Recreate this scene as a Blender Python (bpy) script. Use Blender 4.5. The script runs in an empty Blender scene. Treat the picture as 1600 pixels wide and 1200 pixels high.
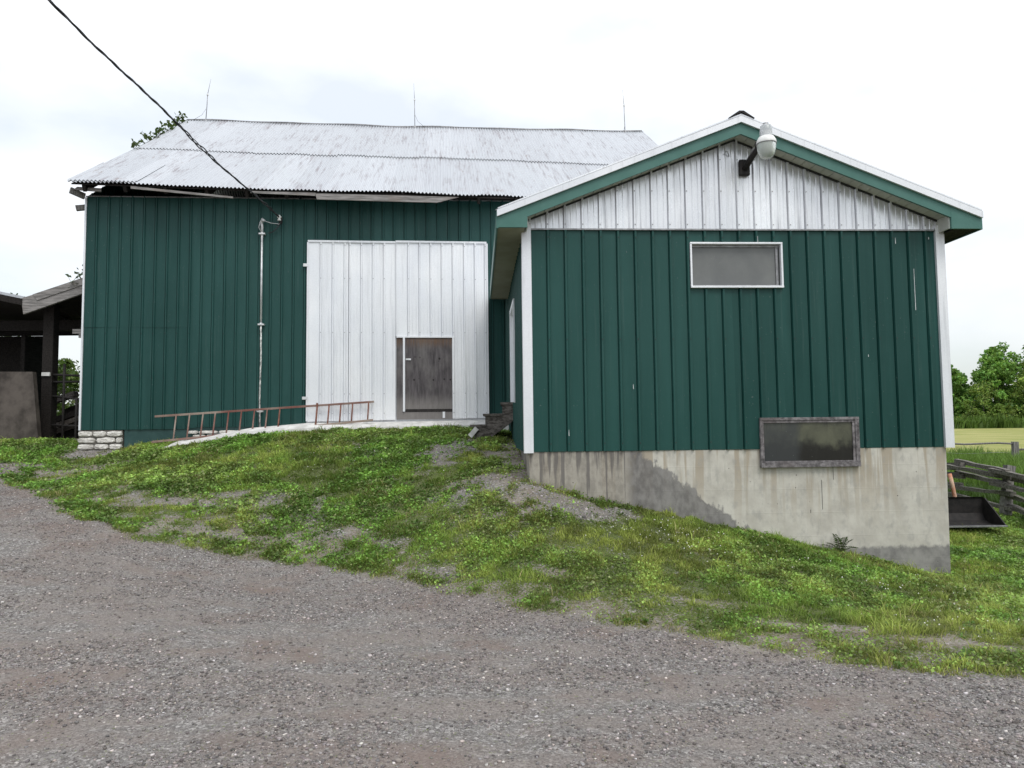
import bpy, math, random
import numpy as np
from mathutils import Vector, Matrix
R = math.radians
random.seed(7); RNG = np.random.default_rng(11)
scn = bpy.context.scene
COL = scn.collection

# ---------------------------------------------------------------- camera, sky, sun, exposure
cam_d = bpy.data.cameras.new('camera'); cam = bpy.data.objects.new('camera', cam_d); COL.objects.link(cam)
cam_d.sensor_width = 36; cam_d.lens = 36*1100/1600; cam_d.clip_start = .05; cam_d.clip_end = 2000
cam.matrix_world = Matrix.Translation((0, 0, 1.6)) @ Matrix.Rotation(math.pi/2+R(3.64), 4, 'X') @ Matrix.Rotation(R(-.63), 4, 'Z')
scn.camera = cam
scn.view_settings.view_transform = 'Standard'; scn.view_settings.look = 'None'
scn.view_settings.exposure = 0.0; scn.view_settings.gamma = 1
SUN_EL, SUN_AZ = 56, 152            # azimuth measured clockwise from +Y
w = bpy.data.worlds.new('World'); scn.world = w; w.use_nodes = True
nt = w.node_tree; N = nt.nodes; L = nt.links; N.clear()
sky = N.new('ShaderNodeTexSky'); sky.sky_type = 'NISHITA'; sky.sun_disc = False
sky.sun_elevation = R(SUN_EL); sky.sun_rotation = R(SUN_AZ); sky.air_density = 1.2; sky.dust_density = 2.5
sc_ = N.new('ShaderNodeVectorMath'); sc_.operation = 'SCALE'; sc_.inputs['Scale'].default_value = .15
L.new(sky.outputs[0], sc_.inputs[0])
tc = N.new('ShaderNodeTexCoord'); mp = N.new('ShaderNodeMapping'); mp.inputs['Scale'].default_value = (1, 1, 2.2)
mp.inputs['Location'].default_value = (1.9, .4, .7)
L.new(tc.outputs['Generated'], mp.inputs[0])
nz = N.new('ShaderNodeTexNoise'); nz.inputs['Scale'].default_value = 2.3; nz.inputs['Detail'].default_value = 6; nz.inputs['Roughness'].default_value = .5
L.new(mp.outputs[0], nz.inputs['Vector'])
rp = N.new('ShaderNodeValToRGB'); rp.color_ramp.elements[0].position = .40; rp.color_ramp.elements[0].color = (.58, .58, .58, 1)
rp.color_ramp.elements[1].position = .70; rp.color_ramp.elements[1].color = (1, 1, 1, 1)
L.new(nz.outputs['Fac'], rp.inputs[0])
# overcast deck: brighter towards the zenith, as a real overcast sky is
sep = N.new('ShaderNodeSeparateXYZ'); L.new(tc.outputs['Generated'], sep.inputs[0])
zr = N.new('ShaderNodeMapRange'); zr.inputs['From Min'].default_value = 0; zr.inputs['From Max'].default_value = 1
zr.inputs['To Min'].default_value = 1.0; zr.inputs['To Max'].default_value = 1.75
L.new(sep.outputs['Z'], zr.inputs['Value'])
cl = N.new('ShaderNodeVectorMath'); cl.operation = 'SCALE'; cl.inputs[0].default_value = (1.0, 1.01, 1.03)
L.new(zr.outputs[0], cl.inputs['Scale'])
mx = N.new('ShaderNodeMix'); mx.data_type = 'RGBA'
L.new(rp.outputs[0], mx.inputs['Factor']); tn = N.new('ShaderNodeVectorMath'); tn.operation = 'MULTIPLY'; tn.inputs[1].default_value = (.90, 1.04, 1.04); L.new(sc_.outputs[0], tn.inputs[0]); L.new(tn.outputs[0], mx.inputs['A']); L.new(cl.outputs[0], mx.inputs['B'])
bg = N.new('ShaderNodeBackground'); bg.inputs['Strength'].default_value = 1.0
L.new(mx.outputs['Result'], bg.inputs['Color'])
wo = N.new('ShaderNodeOutputWorld'); L.new(bg.outputs[0], wo.inputs[0])
sl = bpy.data.lights.new('sun', 'SUN'); sl.energy = 1.4; sl.angle = R(22); sl.color = (1, .96, .9)
so = bpy.data.objects.new('sun', sl); COL.objects.link(so)
d = Vector((math.sin(R(SUN_AZ))*math.cos(R(SUN_EL)), math.cos(R(SUN_AZ))*math.cos(R(SUN_EL)), math.sin(R(SUN_EL))))
so.rotation_euler = d.to_track_quat('Z', 'Y').to_euler()

# ---------------------------------------------------------------- terrain height (thin plate spline through surveyed points)
TP = np.array([(0.215,9.087,.885),(.807,9.116,.729),(1.549,9.152,.579),(2.279,9.188,.403),(3.247,9.235,.173),(3.793,9.262,.048),(4.24,9.284,-.07),(4.773,9.31,-.23),(5.701,9.356,-.44),
(-8.572,13.996,1.24),(-7.184,14.129,1.372),(-6.449,14.2,1.439),(-5.207,14.32,1.553),(-4.196,14.417,1.646),(-2.654,14.566,1.655),(-.812,14.743,1.675),(.052,10.581,1.15),(-.021,12.079,1.42),(-.069,14.079,1.55),
(-1.4,7.69,0),(-.02,6.53,0),(1,5.74,-.02),(2.21,5.03,-.03),(3.22,4.56,-.03),(-3.1,8.56,.1),(-4.53,8.36,.3),(-6.26,9.9,.6),(-8.1,11.2,.68),(-9.18,12.67,.9),(-5.73,7.95,.38),(-4.65,6.47,.15),(-2.8,6.23,.02),(-3.86,5.39,.06),
(-.02,3.44,0),(-2.48,3.49,0),(2.36,3.38,0),(-1.73,4.81,0),(1.46,4.17,0),(4.59,6.47,-.12),(-7.92,13.05,.98),(-9.67,13.32,1.2),(6.84,9.6,-.45),(7.82,12.5,-.5),(9.29,14.2,-.44),(10.99,15.5,-.33),(14,20,-.5),(10,22,-.5),
(22,30,-.3),(14,30,-.3),(6,22,0),(-12,20,1.2),(-20,16,1.2),(-16,12,1),(-20,4,.4),(-10,2,0),(0,-4,0),(10,-4,0),(12,4,-.05),(-10,-6,0),(20,10,-.5),(20,3,-.1),(-20,30,1.2),(0,30,.3),(30,20,-.4),(40,60,.5),(20,60,.5),(-20,60,1.3),(0,60,.8),
(-6.456,13.245,1.29),(-5.984,13.241,1.34),(-4.889,13.346,1.50),(-4.0,13.48,1.565),(-2.51,13.675,1.575),(-.64,14.06,1.60)])
def _tps(P):
    n = len(P); D = np.hypot(P[:, None, 0]-P[None, :, 0], P[:, None, 1]-P[None, :, 1])
    K = D*D*np.log(D+1e-9)+np.eye(n)*.02
    Q = np.c_[np.ones(n), P[:, :2]]
    return np.linalg.solve(np.block([[K, Q], [Q.T, np.zeros((3, 3))]]), np.r_[P[:, 2], 0, 0, 0])
TW = _tps(TP)
def vnoise(x, y, seed=0):
    xi = np.floor(x).astype(np.int64); yi = np.floor(y).astype(np.int64); fx = x-xi; fy = y-yi
    def h(a, b):
        n = (a*374761393+b*668265263+seed*982451653) & 0x7fffffff
        n = ((n ^ (n >> 13))*1274126177) & 0x7fffffff
        return ((n ^ (n >> 16)) & 0xffff)/65535.
    u = fx*fx*(3-2*fx); v = fy*fy*(3-2*fy)
    return (h(xi, yi)*(1-u)+h(xi+1, yi)*u)*(1-v)+(h(xi, yi+1)*(1-u)+h(xi+1, yi+1)*u)*v
def fbm(x, y, sc=1., seed=0, oc=4):
    s = 0; a = .5; t = 0
    for i in range(oc):
        s = s+a*vnoise(x*sc, y*sc, seed+i*7); t += a; a *= .5; sc *= 2.03
    return s/t
def H0(x, y):
    x = np.asarray(x, float); y = np.asarray(y, float)
    o = TW[-3]+TW[-2]*x+TW[-1]*y
    for wt, (a, b, _) in zip(TW[:-3], TP):
        d2 = (x-a)**2+(y-b)**2; o = o+wt*.5*d2*np.log(d2+1e-9)
    far = np.where(y > 0, np.clip(-.3+(y-30)*.0267, -.3, 1.3), 0.)
    r = np.hypot(x, y-8); t = np.clip((r-26)/14, 0, 1); t = t*t*(3-2*t)
    return o*(1-t)+far*t
ROAD = [(-30, 30), (-14, 17), (-10.6, 14.0), (-8.75, 12.1), (-7.31, 10.77), (-5.65, 9.1), (-4.6, 8.5), (-3.82, 8.45), (-3.07, 8.42), (-2.23, 8.15), (-1.39, 7.66), (-.64, 6.94), (-.02, 6.45), (.52, 6.07), (1, 5.74), (1.43, 5.44), (1.83, 5.2), (2.53, 4.82), (3.18, 4.51), (6, 3.2), (14, .5), (40, -4)]
DENSE = [(-30, 32), (-13, 15.5), (-9.5, 13.15), (-8.19, 12.75), (-6.83, 11.8), (-5.56, 10.6), (-4.24, 9.95), (-3.29, 9.8), (-2.31, 9.1), (-1.38, 8.3), (-.7, 7.55), (-.02, 6.93), (.57, 6.59), (1.12, 6.3), (1.59, 6.04), (2.08, 5.89), (2.5, 5.62), (2.87, 5.42), (3.22, 5.2), (6.5, 4.0), (14, 1.5), (40, -2)]
def sdist(x, y, line):
    """signed distance to a polyline, positive on the barn side (x increases along it)"""
    best = np.full(x.shape, 1e9); sg = np.ones(x.shape)
    for (ax, ay), (bx, by) in zip(line[:-1], line[1:]):
        dx, dy = bx-ax, by-ay; L2 = dx*dx+dy*dy
        t = np.clip(((x-ax)*dx+(y-ay)*dy)/L2, 0, 1); px = ax+t*dx; py = ay+t*dy
        dd = np.hypot(x-px, y-py); c = dx*(y-ay)-dy*(x-ax)
        m = dd < best; best = np.where(m, dd, best); sg = np.where(m, np.where(c >= 0, 1, -1), sg)
    return best*sg
def sstep(a, b, x):
    t = np.clip((x-a)/(b-a), 0, 1); return t*t*(3-2*t)
# bare patches: x, y, rx, ry, rotation deg, kind(0 = gravel, 1 = dirt), strength
PATCH = [(-4.65, 9.97, .42, .2, 0, 0, .9), (-4.1, 10.3, .5, .1, 5, 0, .8), (-2.66, 9.46, .16, .45, 10, 0, 1), (-7.87, 12.75, 1.05, .26, -8, 1, .9), (-9.2, 12.95, .55, .2, 0, 0, .9),
         (-1.04, 11.35, .40, .9, -18, 0, 1.15), (.30, 8.92, .85, .36, -16, 0, 1.3), (.80, 8.82, .60, .22, -6, 0, 1.3), (-.25, 9.35, .42, .34, -40, 0, 1.1), (.02, 10.4, .30, 1.7, 3, 1, 1.3), (-.02, 12.3, .25, .8, 0, 1, 1),
         (-2.21, 11.58, .28, .5, 25, 0, .45), (2.55, 5.72, .55, .12, -20, 1, 1), (3.3, 5.3, .5, .12, -20, 1, .9), (-.7, 9.5, .2, .14, 0, 0, .8), (-3.35, 10.0, .3, .18, 0, 0, .8),
         (-1.5, 8.5, .4, .08, -25, 0, .6), (-.85, 7.6, .3, .1, -35, 0, .8), (1.57, 6.37, .35, .09, -20, 1, .8), (-3.1, 8.9, .5, .1, -10, 1, .8), (-4.3, 9.0, .7, .1, 10, 1, .7), (-2.0, 8.9, .35, .1, -25, 0, .8),
         (.35, 7.2, .3, .08, -30, 1, .6), (-9.4, 15.7, .9, .7, 0, 1, 1.2), (-11, 16.2, 2, 1.0, 0, 1, 1.2), (-8.35, 13.75, .55, .28, 12, 0, 1.1), (-1.1, 13.0, .4, .2, 0, 0, .4), (-3.0, 12.2, .5, .3, 20, 1, .3)]
def patches(x, y):
    g = np.zeros(x.shape); dt = np.zeros(x.shape)
    n = (fbm(x, y, 4.5, 31, 5)-.5)*2.6
    for (a, b, rx, ry, ang, kind, s) in PATCH:
        c, sn = math.cos(R(ang)), math.sin(R(ang)); X = (x-a)*c+(y-b)*sn; Y = -(x-a)*sn+(y-b)*c
        q = np.hypot(X/rx, Y/ry); f = sstep(1.45, .35, q+n)*s
        if kind: dt = np.maximum(dt, f)
        else: g = np.maximum(g, f)
    return np.clip(g, 0, 1), np.clip(dt, 0, 1)
def zones(x, y):
    """-> grass density 0..1, dirt 0..1, road signed distance"""
    wob = (fbm(x, y, 1.6, 3)-.5)*.5+(fbm(x, y, 9, 5)-.5)*.35
    r = sdist(x, y, ROAD)+wob*.45; dn = sdist(x, y, DENSE)+wob
    g, dt = patches(x, y)
    band = sstep(-.05, .2, r)*(.26+.74*sstep(.34, .60, fbm(x, y, 4.2, 17, 5)))
    gr = np.maximum(band, sstep(-.45, .25, dn))*sstep(-.08, .1, r)
    gr = gr*(1-np.maximum(g, dt)*.9)
    tan = np.maximum(dt, .85*sstep(.25, -.1, dn)*sstep(-.25, .2, r)*sstep(.35, .65, fbm(x, y, 2.7, 23)))
    return gr, tan, r
def H(x, y):
    x = np.asarray(x, float); y = np.asarray(y, float)
    z = H0(x, y); r = np.hypot(x, y-8); f = sstep(40, 15, r)
    return z+f*((fbm(x, y, .9, 41)-.5)*.09+(fbm(x, y, 5, 43, 3)-.5)*.03)
def h1(x, y): return float(H(np.array([x]), np.array([y]))[0])

# ---------------------------------------------------------------- node helpers
def lin(*c):
    c = c if len(c) == 3 else (c[0],)*3
    return tuple((v/255/12.92 if v/255 <= .04045 else ((v/255+.055)/1.055)**2.4) for v in c)+(1,)
class G:
    def __init__(s, name):
        s.m = bpy.data.materials.new(name); s.m.use_nodes = True; s.t = s.m.node_tree; s.t.nodes.clear()
        s.o = s.n('OutputMaterial'); s.b = s.n('BsdfPrincipled'); s.t.links.new(s.b.outputs[0], s.o.inputs[0])
        s._tc = None
    def n(s, k): return s.t.nodes.new('ShaderNode'+k)
    def l(s, a, b): s.t.links.new(a, b)
    def put(s, sock, v):
        if hasattr(v, 'is_output'): s.l(v, sock)
        elif isinstance(v, tuple) and len(v) == 3 and sock.type == 'RGBA': sock.default_value = v+(1,)
        elif isinstance(v, (int, float)) and sock.type == 'RGBA': sock.default_value = (v, v, v, 1)
        else: sock.default_value = v
    def co(s, scale=(1, 1, 1), kind='Object', loc=(0, 0, 0), rot=(0, 0, 0)):
        if s._tc is None: s._tc = s.n('TexCoord')
        m = s.n('Mapping'); m.inputs['Scale'].default_value = scale; m.inputs['Location'].default_value = loc; m.inputs['Rotation'].default_value = rot
        s.l(s._tc.outputs[kind], m.inputs[0]); return m.outputs[0]
    def noise(s, vec, scale=1, detail=4, rough=.5, dist=0):
        k = s.n('TexNoise'); s.l(vec, k.inputs['Vector']); k.inputs['Scale'].default_value = scale
        k.inputs['Detail'].default_value = detail; k.inputs['Roughness'].default_value = rough; k.inputs['Distortion'].default_value = dist
        return k.outputs['Fac']
    def voro(s, vec, scale, feature='F1', out='Distance', rnd=1):
        k = s.n('TexVoronoi'); k.feature = feature; s.l(vec, k.inputs['Vector']); k.inputs['Scale'].default_value = scale
        k.inputs['Randomness'].default_value = rnd; return k.outputs[out]
    def ramp(s, f, stops):
        k = s.n('ValToRGB'); e = k.color_ramp.elements
        while len(e) < len(stops): e.new(.5)
        for el, (p, c) in zip(e, stops):
            el.position = p; el.color = c if isinstance(c, tuple) and len(c) == 4 else (tuple(c)+(1,) if isinstance(c, tuple) else (c, c, c, 1))
        s.l(f, k.inputs[0]); return k.outputs[0]
    def mix(s, f, a, b, mode='MIX'):
        k = s.n('Mix'); k.data_type = 'RGBA'; k.blend_type = mode
        s.put(k.inputs[0], f); s.put(k.inputs[6], a); s.put(k.inputs[7], b); return k.outputs[2]
    def mth(s, op, a, b=0., c=0., clamp=False):
        k = s.n('Math'); k.operation = op; k.use_clamp = clamp
        for i, v in enumerate((a, b, c)): s.put(k.inputs[i], v)
        return k.outputs[0]
    def rng(s, v, a, b, c=0., d=1.):
        k = s.n('MapRange'); k.interpolation_type = 'SMOOTHSTEP'
        s.put(k.inputs[0], v); k.inputs[1].default_value = a; k.inputs[2].default_value = b; k.inputs[3].default_value = c; k.inputs[4].default_value = d
        return k.outputs[0]
    def xyz(s, kind='Object'):
        k = s.n('SeparateXYZ'); s.l(s.co(kind=kind), k.inputs[0]); return k.outputs
    def comb(s, x, y, z):
        k = s.n('CombineXYZ')
        for i, v in enumerate((x, y, z)): s.put(k.inputs[i], v)
        return k.outputs[0]
    def white(s, vec):
        k = s.n('TexWhiteNoise'); k.noise_dimensions = '3D'; s.l(vec, k.inputs['Vector']); return k.outputs['Value']
    def attr(s, name):
        k = s.n('Attribute'); k.attribute_name = name; return k
    def bump(s, h, strength=.3, dist=.01):
        k = s.n('Bump'); k.inputs['Strength'].default_value = strength; k.inputs['Distance'].default_value = dist
        s.l(h, k.inputs['Height']); s.l(k.outputs[0], s.b.inputs['Normal']); return k
    def fin(s, col=None, rough=.6, metal=0., spec=None):
        if col is not None: s.put(s.b.inputs['Base Color'], col)
        s.put(s.b.inputs['Roughness'], rough); s.put(s.b.inputs['Metallic'], metal)
        if spec is not None: s.b.inputs['Specular IOR Level'].default_value = spec
        return s.m

def mat_paint(name, c1, c2, rough=.45, panel=.914, seed=0.):
    """factory painted ribbed steel: faded, slightly different from sheet to sheet, dusty streaks"""
    g = G(name); x, y, z = g.xyz()
    pid = g.mth('FLOOR', g.mth('DIVIDE', g.mth('ADD', g.mth('ADD', x, y), 50+seed), panel))
    rnd = g.white(g.comb(pid, 3., seed))
    f = g.noise(g.co((1.2, 1.2, .35), loc=(seed, 0, 0)), 1.6, 5, .6)
    st = g.noise(g.co((14, 14, .5)), 1.5, 4, .6)
    c = g.mix(g.rng(f, .3, .7), c1, c2); ft = g.noise(g.co((3, 3, .25), loc=(2, 2, 0)), 1.2, 4, .6)
    c = g.mix(g.mth('MULTIPLY', g.rng(ft, .45, .75), .35), c, tuple(v*1.7+.008 for v in c2[:3]))
    c = g.mix(g.mth('MULTIPLY', g.rng(st, .55, .8), .18), c, (.16, .2, .19))
    c = g.mix(g.rng(rnd, 0, 1, 0, .4), c, tuple(v*1.5+.012 for v in c2[:3]))
    sp = g.noise(g.co((1, 1, .6)), 55, 2, .5)
    c = g.mix(g.mth('MULTIPLY', g.rng(sp, .70, .78), .3), c, (.35, .36, .35))
    g.bump(g.noise(g.co(), 2.2, 2, .5), .15, .03)
    return g.fin(c, g.rng(f, .2, .8, rough-.1, rough+.1), 0., .24)
M = {}
M['green'] = mat_paint('green_painted_steel', (.005, .041, .036), (.012, .056, .051))
M['green2'] = mat_paint('green_painted_steel_addition', (.005, .044, .038), (.011, .057, .050), .42, seed=3.)
def mat_galv(name, lo, hi, rough, metal, streak=.5, seed=0., dark=(.36, .37, .41)):
    g = G(name); f = g.noise(g.co((9, 9, .45), loc=(seed, 0, 0)), 1.4, 5, .62); b = g.noise(g.co((1, 1, .6), loc=(0, seed, 0)), 1.1, 3, .5)
    c = g.mix(g.rng(b, .3, .75), lo, hi)
    c = g.mix(g.mth('MULTIPLY', g.rng(f, .52, .72), streak), c, dark)
    sp = g.voro(g.co(), 90, out='Color'); sx = g.n('SeparateColor'); g.l(sp, sx.inputs[0])
    c = g.mix(.07, c, sx.outputs[0], 'MULTIPLY')
    g.bump(g.noise(g.co((1, 1, .5)), 5, 3, .5), .2, .02)
    return g.fin(c, g.rng(f, .3, .75, rough-.06, rough+.14), metal)
M['door'] = mat_galv('bare_steel_door', (.80, .82, .86), (.90, .91, .93), .42, .35, .22)
M['gable'] = mat_galv('bare_steel_gable', (.70, .71, .74), (.86, .87, .89), .30, .55, .6, 5., (.27, .28, .31))
M['trim'] = mat_galv('white_steel_trim', (.74, .76, .80), (.86, .87, .9), .4, .2, .3, 9.)
def mat_roof():
    g = G('galvanised_roof'); x, y, z = g.xyz()
    sid = g.mth('FLOOR', g.mth('DIVIDE', g.mth('ADD', x, 50.), .66)); crs = g.mth('GREATER_THAN', y, 2.35)
    rnd = g.white(g.comb(sid, crs, 1.))
    st = g.noise(g.co((7, .5, .5)), 2.2, 6, .68); st2 = g.noise(g.co((1.0, .5, .5), loc=(3, 0, 0)), 1.3, 4, .6)
    fine = g.noise(g.co((30, 3, 3)), 2., 3, .6)
    c = g.mix(g.rng(rnd, 0, 1), (.50, .52, .55), (.56, .58, .61))
    f = g.mth('MULTIPLY', g.rng(st, .48, .68), g.rng(st2, .35, .62, .15, .95))
    c = g.mix(g.mth('MULTIPLY', f, .85), c, (.25, .22, .235))
    c = g.mix(g.mth('MULTIPLY', g.rng(fine, .56, .72), g.rng(st2, .3, .7, .1, .55)), c, (.22, .19, .20))
    rs = g.noise(g.co((2.5, .9, .9), loc=(9, 0, 0)), 2.4, 5, .7)
    c = g.mix(g.mth('MULTIPLY', g.rng(rs, .60, .74), .6), c, (.21, .13, .10))
    g.bump(g.noise(g.co(), 9, 3, .5), .2, .01)
    return g.fin(c, .4, .45)
M['roof'] = mat_roof()
def mat_wood(name, c1, c2, c3=None, grain=(1, 14, 14), scale=3, rough=.85):
    g = G(name); f = g.noise(g.co(grain), scale, 6, .65); b = g.noise(g.co(), 2.1, 3, .5)
    c = g.mix(g.rng(f, .3, .7), c1, c2)
    if c3: c = g.mix(g.mth('MULTIPLY', g.rng(b, .5, .7), .7), c, c3)
    g.bump(f, .5, .008)
    return g.fin(c, rough, 0, .25)
M['wood_h'] = mat_wood('weathered_board', (.13, .125, .12), (.36, .34, .33), (.20, .17, .15))
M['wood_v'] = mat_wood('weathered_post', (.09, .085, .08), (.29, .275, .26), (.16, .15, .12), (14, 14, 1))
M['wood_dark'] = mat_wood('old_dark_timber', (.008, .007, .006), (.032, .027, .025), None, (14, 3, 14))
M['wood_step'] = mat_wood('step_board', (.045, .038, .034), (.20, .18, .165), (.08, .065, .055), (4, 4, 9))
M['wood_win'] = mat_wood('weathered_window_wood', (.07, .064, .066), (.27, .25, .26), (.12, .10, .10), (5, 9, 5))
M['rail'] = mat_wood('cedar_rail', (.07, .062, .055), (.27, .25, .23), (.13, .13, .09), (2, 9, 9))
def mat_ply():
    g = G('weathered_plywood'); x, y, z = g.xyz()
    f = g.noise(g.co((9, 1, 1.1)), 2.4, 7, .7); b = g.noise(g.co((1, 1, .7)), 2.6, 4, .6); v = g.noise(g.co((26, 1, .8)), 2, 4, .6)
    c = g.mix(g.rng(f, .3, .7), (.050, .045, .048), (.125, .113, .120))
    c = g.mix(g.mth('MULTIPLY', g.rng(b, .45, .7), .5), c, (.19, .18, .175))
    c = g.mix(g.mth('MULTIPLY', g.rng(v, .55, .75), .5), c, (.05, .045, .045))
    top = g.mth('MULTIPLY', g.rng(z, 3.26, 3.46), g.rng(v, .35, .6)); c = g.mix(g.mth('MULTIPLY', top, .65), c, (.17, .095, .05))
    low = g.mth('MULTIPLY', g.rng(z, 2.4, 2.05), .4); c = g.mix(low, c, (.33, .31, .29))
    for zz, ph in ((3.07, 0.), (2.63, 2.)):      # knots in two rows, each with a bleed below
        k = g.voro(g.comb(g.mth('MULTIPLY', x, 9.5), ph, g.mth('MULTIPLY', g.mth('SUBTRACT', z, zz), 9.)), 1., rnd=.55)
        msk = g.rng(g.mth('ABSOLUTE', g.mth('SUBTRACT', z, zz)), .07, .03)
        c = g.mix(g.mth('MULTIPLY', g.rng(k, .3, .12), msk), c, (.018, .015, .015))
    g.bump(f, .4, .006)
    return g.fin(c, .8, 0, .3)
M['ply'] = mat_ply()
def mat_concrete():
    g = G('stained_concrete'); x, y, z = g.xyz()
    n1 = g.noise(g.co(), 3.2, 6, .62); n2 = g.noise(g.co((1, 1, .6)), 9, 5, .65); st = g.noise(g.co((5.5, 1, .32)), 1.5, 5, .55); st2 = g.noise(g.co((13, 1, .5), loc=(4, 0, 0)), 1.3, 5, .6)
    wob = g.mth('MULTIPLY', g.mth('SUBTRACT', n2, .5), .5)
    c = g.mix(g.rng(n1, .3, .7), (.44, .415, .37), (.58, .555, .50))
    hi = g.rng(z, .1, 1.25)
    c = g.mix(g.mth('MULTIPLY', g.mth('MULTIPLY', g.rng(st, .48, .56), hi), .85), c, (.37, .315, .245))
    c = g.mix(g.mth('MULTIPLY', g.mth('MULTIPLY', g.rng(st2, .56, .70), hi), .5), c, (.36, .35, .30))
    c = g.mix(g.mth('MULTIPLY', g.rng(n2, .5, .68), .5), c, (.33, .32, .30))
    # left end: older, browner
    left = g.rng(x, 1.62, 1.36)
    c = g.mix(g.mth('MULTIPLY', left, .8), c, g.mix(g.rng(n2, .35, .65), (.21, .19, .165), (.36, .33, .285)))
    drip = g.mth('MULTIPLY', left, g.mth('MULTIPLY', g.rng(g.mth('ADD', st2, g.mth('MULTIPLY', g.mth('SUBTRACT', z, 1.), .22)), .52, .60), .8))
    c = g.mix(drip, c, (.13, .12, .115))
    # diagonal line of the soil that was once banked against the wall
    bd = g.mth('SUBTRACT', g.mth('ADD', g.mth('MULTIPLY', g.mth('SUBTRACT', x, 1.45), -.70), 1.29), z)
    dg = g.mth('MULTIPLY', g.rng(g.mth('ADD', bd, wob), -.02, .05), g.rng(g.mth('ADD', x, g.mth('MULTIPLY', wob, .5)), 1.25, 1.42))
    dkc = g.mix(g.rng(n2, .3, .7), (.115, .11, .11), (.24, .23, .225))
    c = g.mix(g.mth('MULTIPLY', dg, .88), c, dkc)
    bt = g.rng(g.mth('ADD', z, g.mth('MULTIPLY', wob, .35)), .03, -.02)
    c = g.mix(g.mth('MULTIPLY', bt, .9), c, g.mix(g.rng(n1, .35, .65), (.13, .125, .125), (.27, .26, .25)))
    # small form holes
    k = g.voro(g.co(), 9, rnd=1.); pit = g.mth('MULTIPLY', g.rng(k, .085, .05), g.rng(g.noise(g.co(), 1.3, 1), .45, .6))
    c = g.mix(pit, c, (.06, .055, .05))
    # crack below the lower window
    cr = g.rng(g.mth('ABSOLUTE', g.mth('SUBTRACT', g.mth('SUBTRACT', x, 4.03), g.mth('MULTIPLY', g.mth('ROUND', g.mth('MULTIPLY', g.mth('SUBTRACT', z, 1.08), 2.6)), .16))), .008, .003)
    cr = g.mth('MULTIPLY', cr, g.mth('MULTIPLY', g.rng(z, .45, .47), g.rng(z, 1.10, 1.08)))
    c = g.mix(g.mth('MULTIPLY', cr, .8), c, (.08, .075, .07))
    bd2 = g.mth('ABSOLUTE', g.mth('SUBTRACT', g.mth('FRACT', g.mth('DIVIDE', g.mth('ADD', z, 5.02), .305)), .5))
    h = g.mth('ADD', n2, g.mth('MULTIPLY', g.rng(bd2, .47, .5), .15)); g.bump(h, .4, .012)
    return g.fin(c, .88, 0, .3)
M['concrete'] = mat_concrete()
def mat_simple(name, c1, c2, scale=4, rough=.8, metal=0, bump=.3, spec=.4, stretch=(1, 1, 1)):
    g = G(name); f = g.noise(g.co(stretch), scale, 6, .62); g.bump(f, bump, .01)
    return g.fin(g.mix(g.rng(f, .32, .68), c1, c2), rough, metal, spec)
M['apron'] = mat_simple('pale_concrete', (.50, .49, .47), (.74, .73, .71), 5)
M['stone'] = mat_simple('limestone', (.45, .43, .40), (.74, .72, .68), 9, bump=.8)
M['mortar'] = mat_simple('mortar', (.10, .095, .085), (.2, .19, .17), 9)
M['green_flat'] = mat_simple('green_fascia_paint', (.050, .150, .125), (.068, .175, .150), 3, .42, bump=.03)
M['green_base'] = mat_simple('green_base_boards', (.018, .058, .056), (.035, .085, .082), 3, .6)
M['soffit'] = mat_simple('soffit_panel', (.48, .49, .45), (.58, .58, .54), 2, .6, bump=.03)
M['soffit_ply'] = mat_simple('soffit_eave_panel', (.24, .23, .17), (.31, .30, .23), 2, .7, bump=.05)
M['black'] = mat_simple('black_steel', (.010, .009, .009), (.026, .022, .021), 9, .75, 0)
M['rust'] = mat_simple('rusty_steel', (.13, .045, .03), (.22, .10, .07), 14, .75)
M['orange'] = mat_simple('rusty_orange_paint', (.55, .22, .12), (.66, .48, .36), 7, .6)
M['steel'] = mat_simple('grey_steel', (.22, .22, .225), (.36, .36, .37), 14, .45, .5)
M['pipe'] = mat_simple('galvanised_conduit', (.55, .56, .58), (.80, .81, .82), 8, .4, .3)
M['pipe_old'] = mat_simple('flaking_painted_pipe', (.13, .14, .13), (.80, .80, .78), 26, .7, stretch=(1, 1, .5))
M['cable'] = mat_simple('cable_sheath', (.018, .018, .02), (.05, .05, .055), 20, .6)
M['ceramic'] = mat_simple('white_porcelain', (.7, .7, .68), (.82, .82, .8), 10, .3, bump=.05)
M['fibreglass'] = mat_simple('ladder_rail', (.30, .25, .21), (.17, .065, .05), 1.3, .55)
M['lampwhite'] = mat_simple('lamp_housing', (.72, .72, .70), (.82, .82, .80), 4, .4, bump=.02)
M['panel_grey'] = mat_simple('mossy_grey_panel', (.040, .033, .029), (.115, .098, .086), 2.6, .9)
M['brick'] = mat_simple('red_dirt_brick', (.18, .09, .07), (.36, .25, .2), 6, .9)
M['bark'] = mat_simple('bark', (.05, .042, .034), (.12, .105, .09), 14, .9, stretch=(1, 1, .3))
M['joint'] = mat_simple('dark_joint', (.03, .032, .032), (.05, .052, .05), 9, .8)
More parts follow.
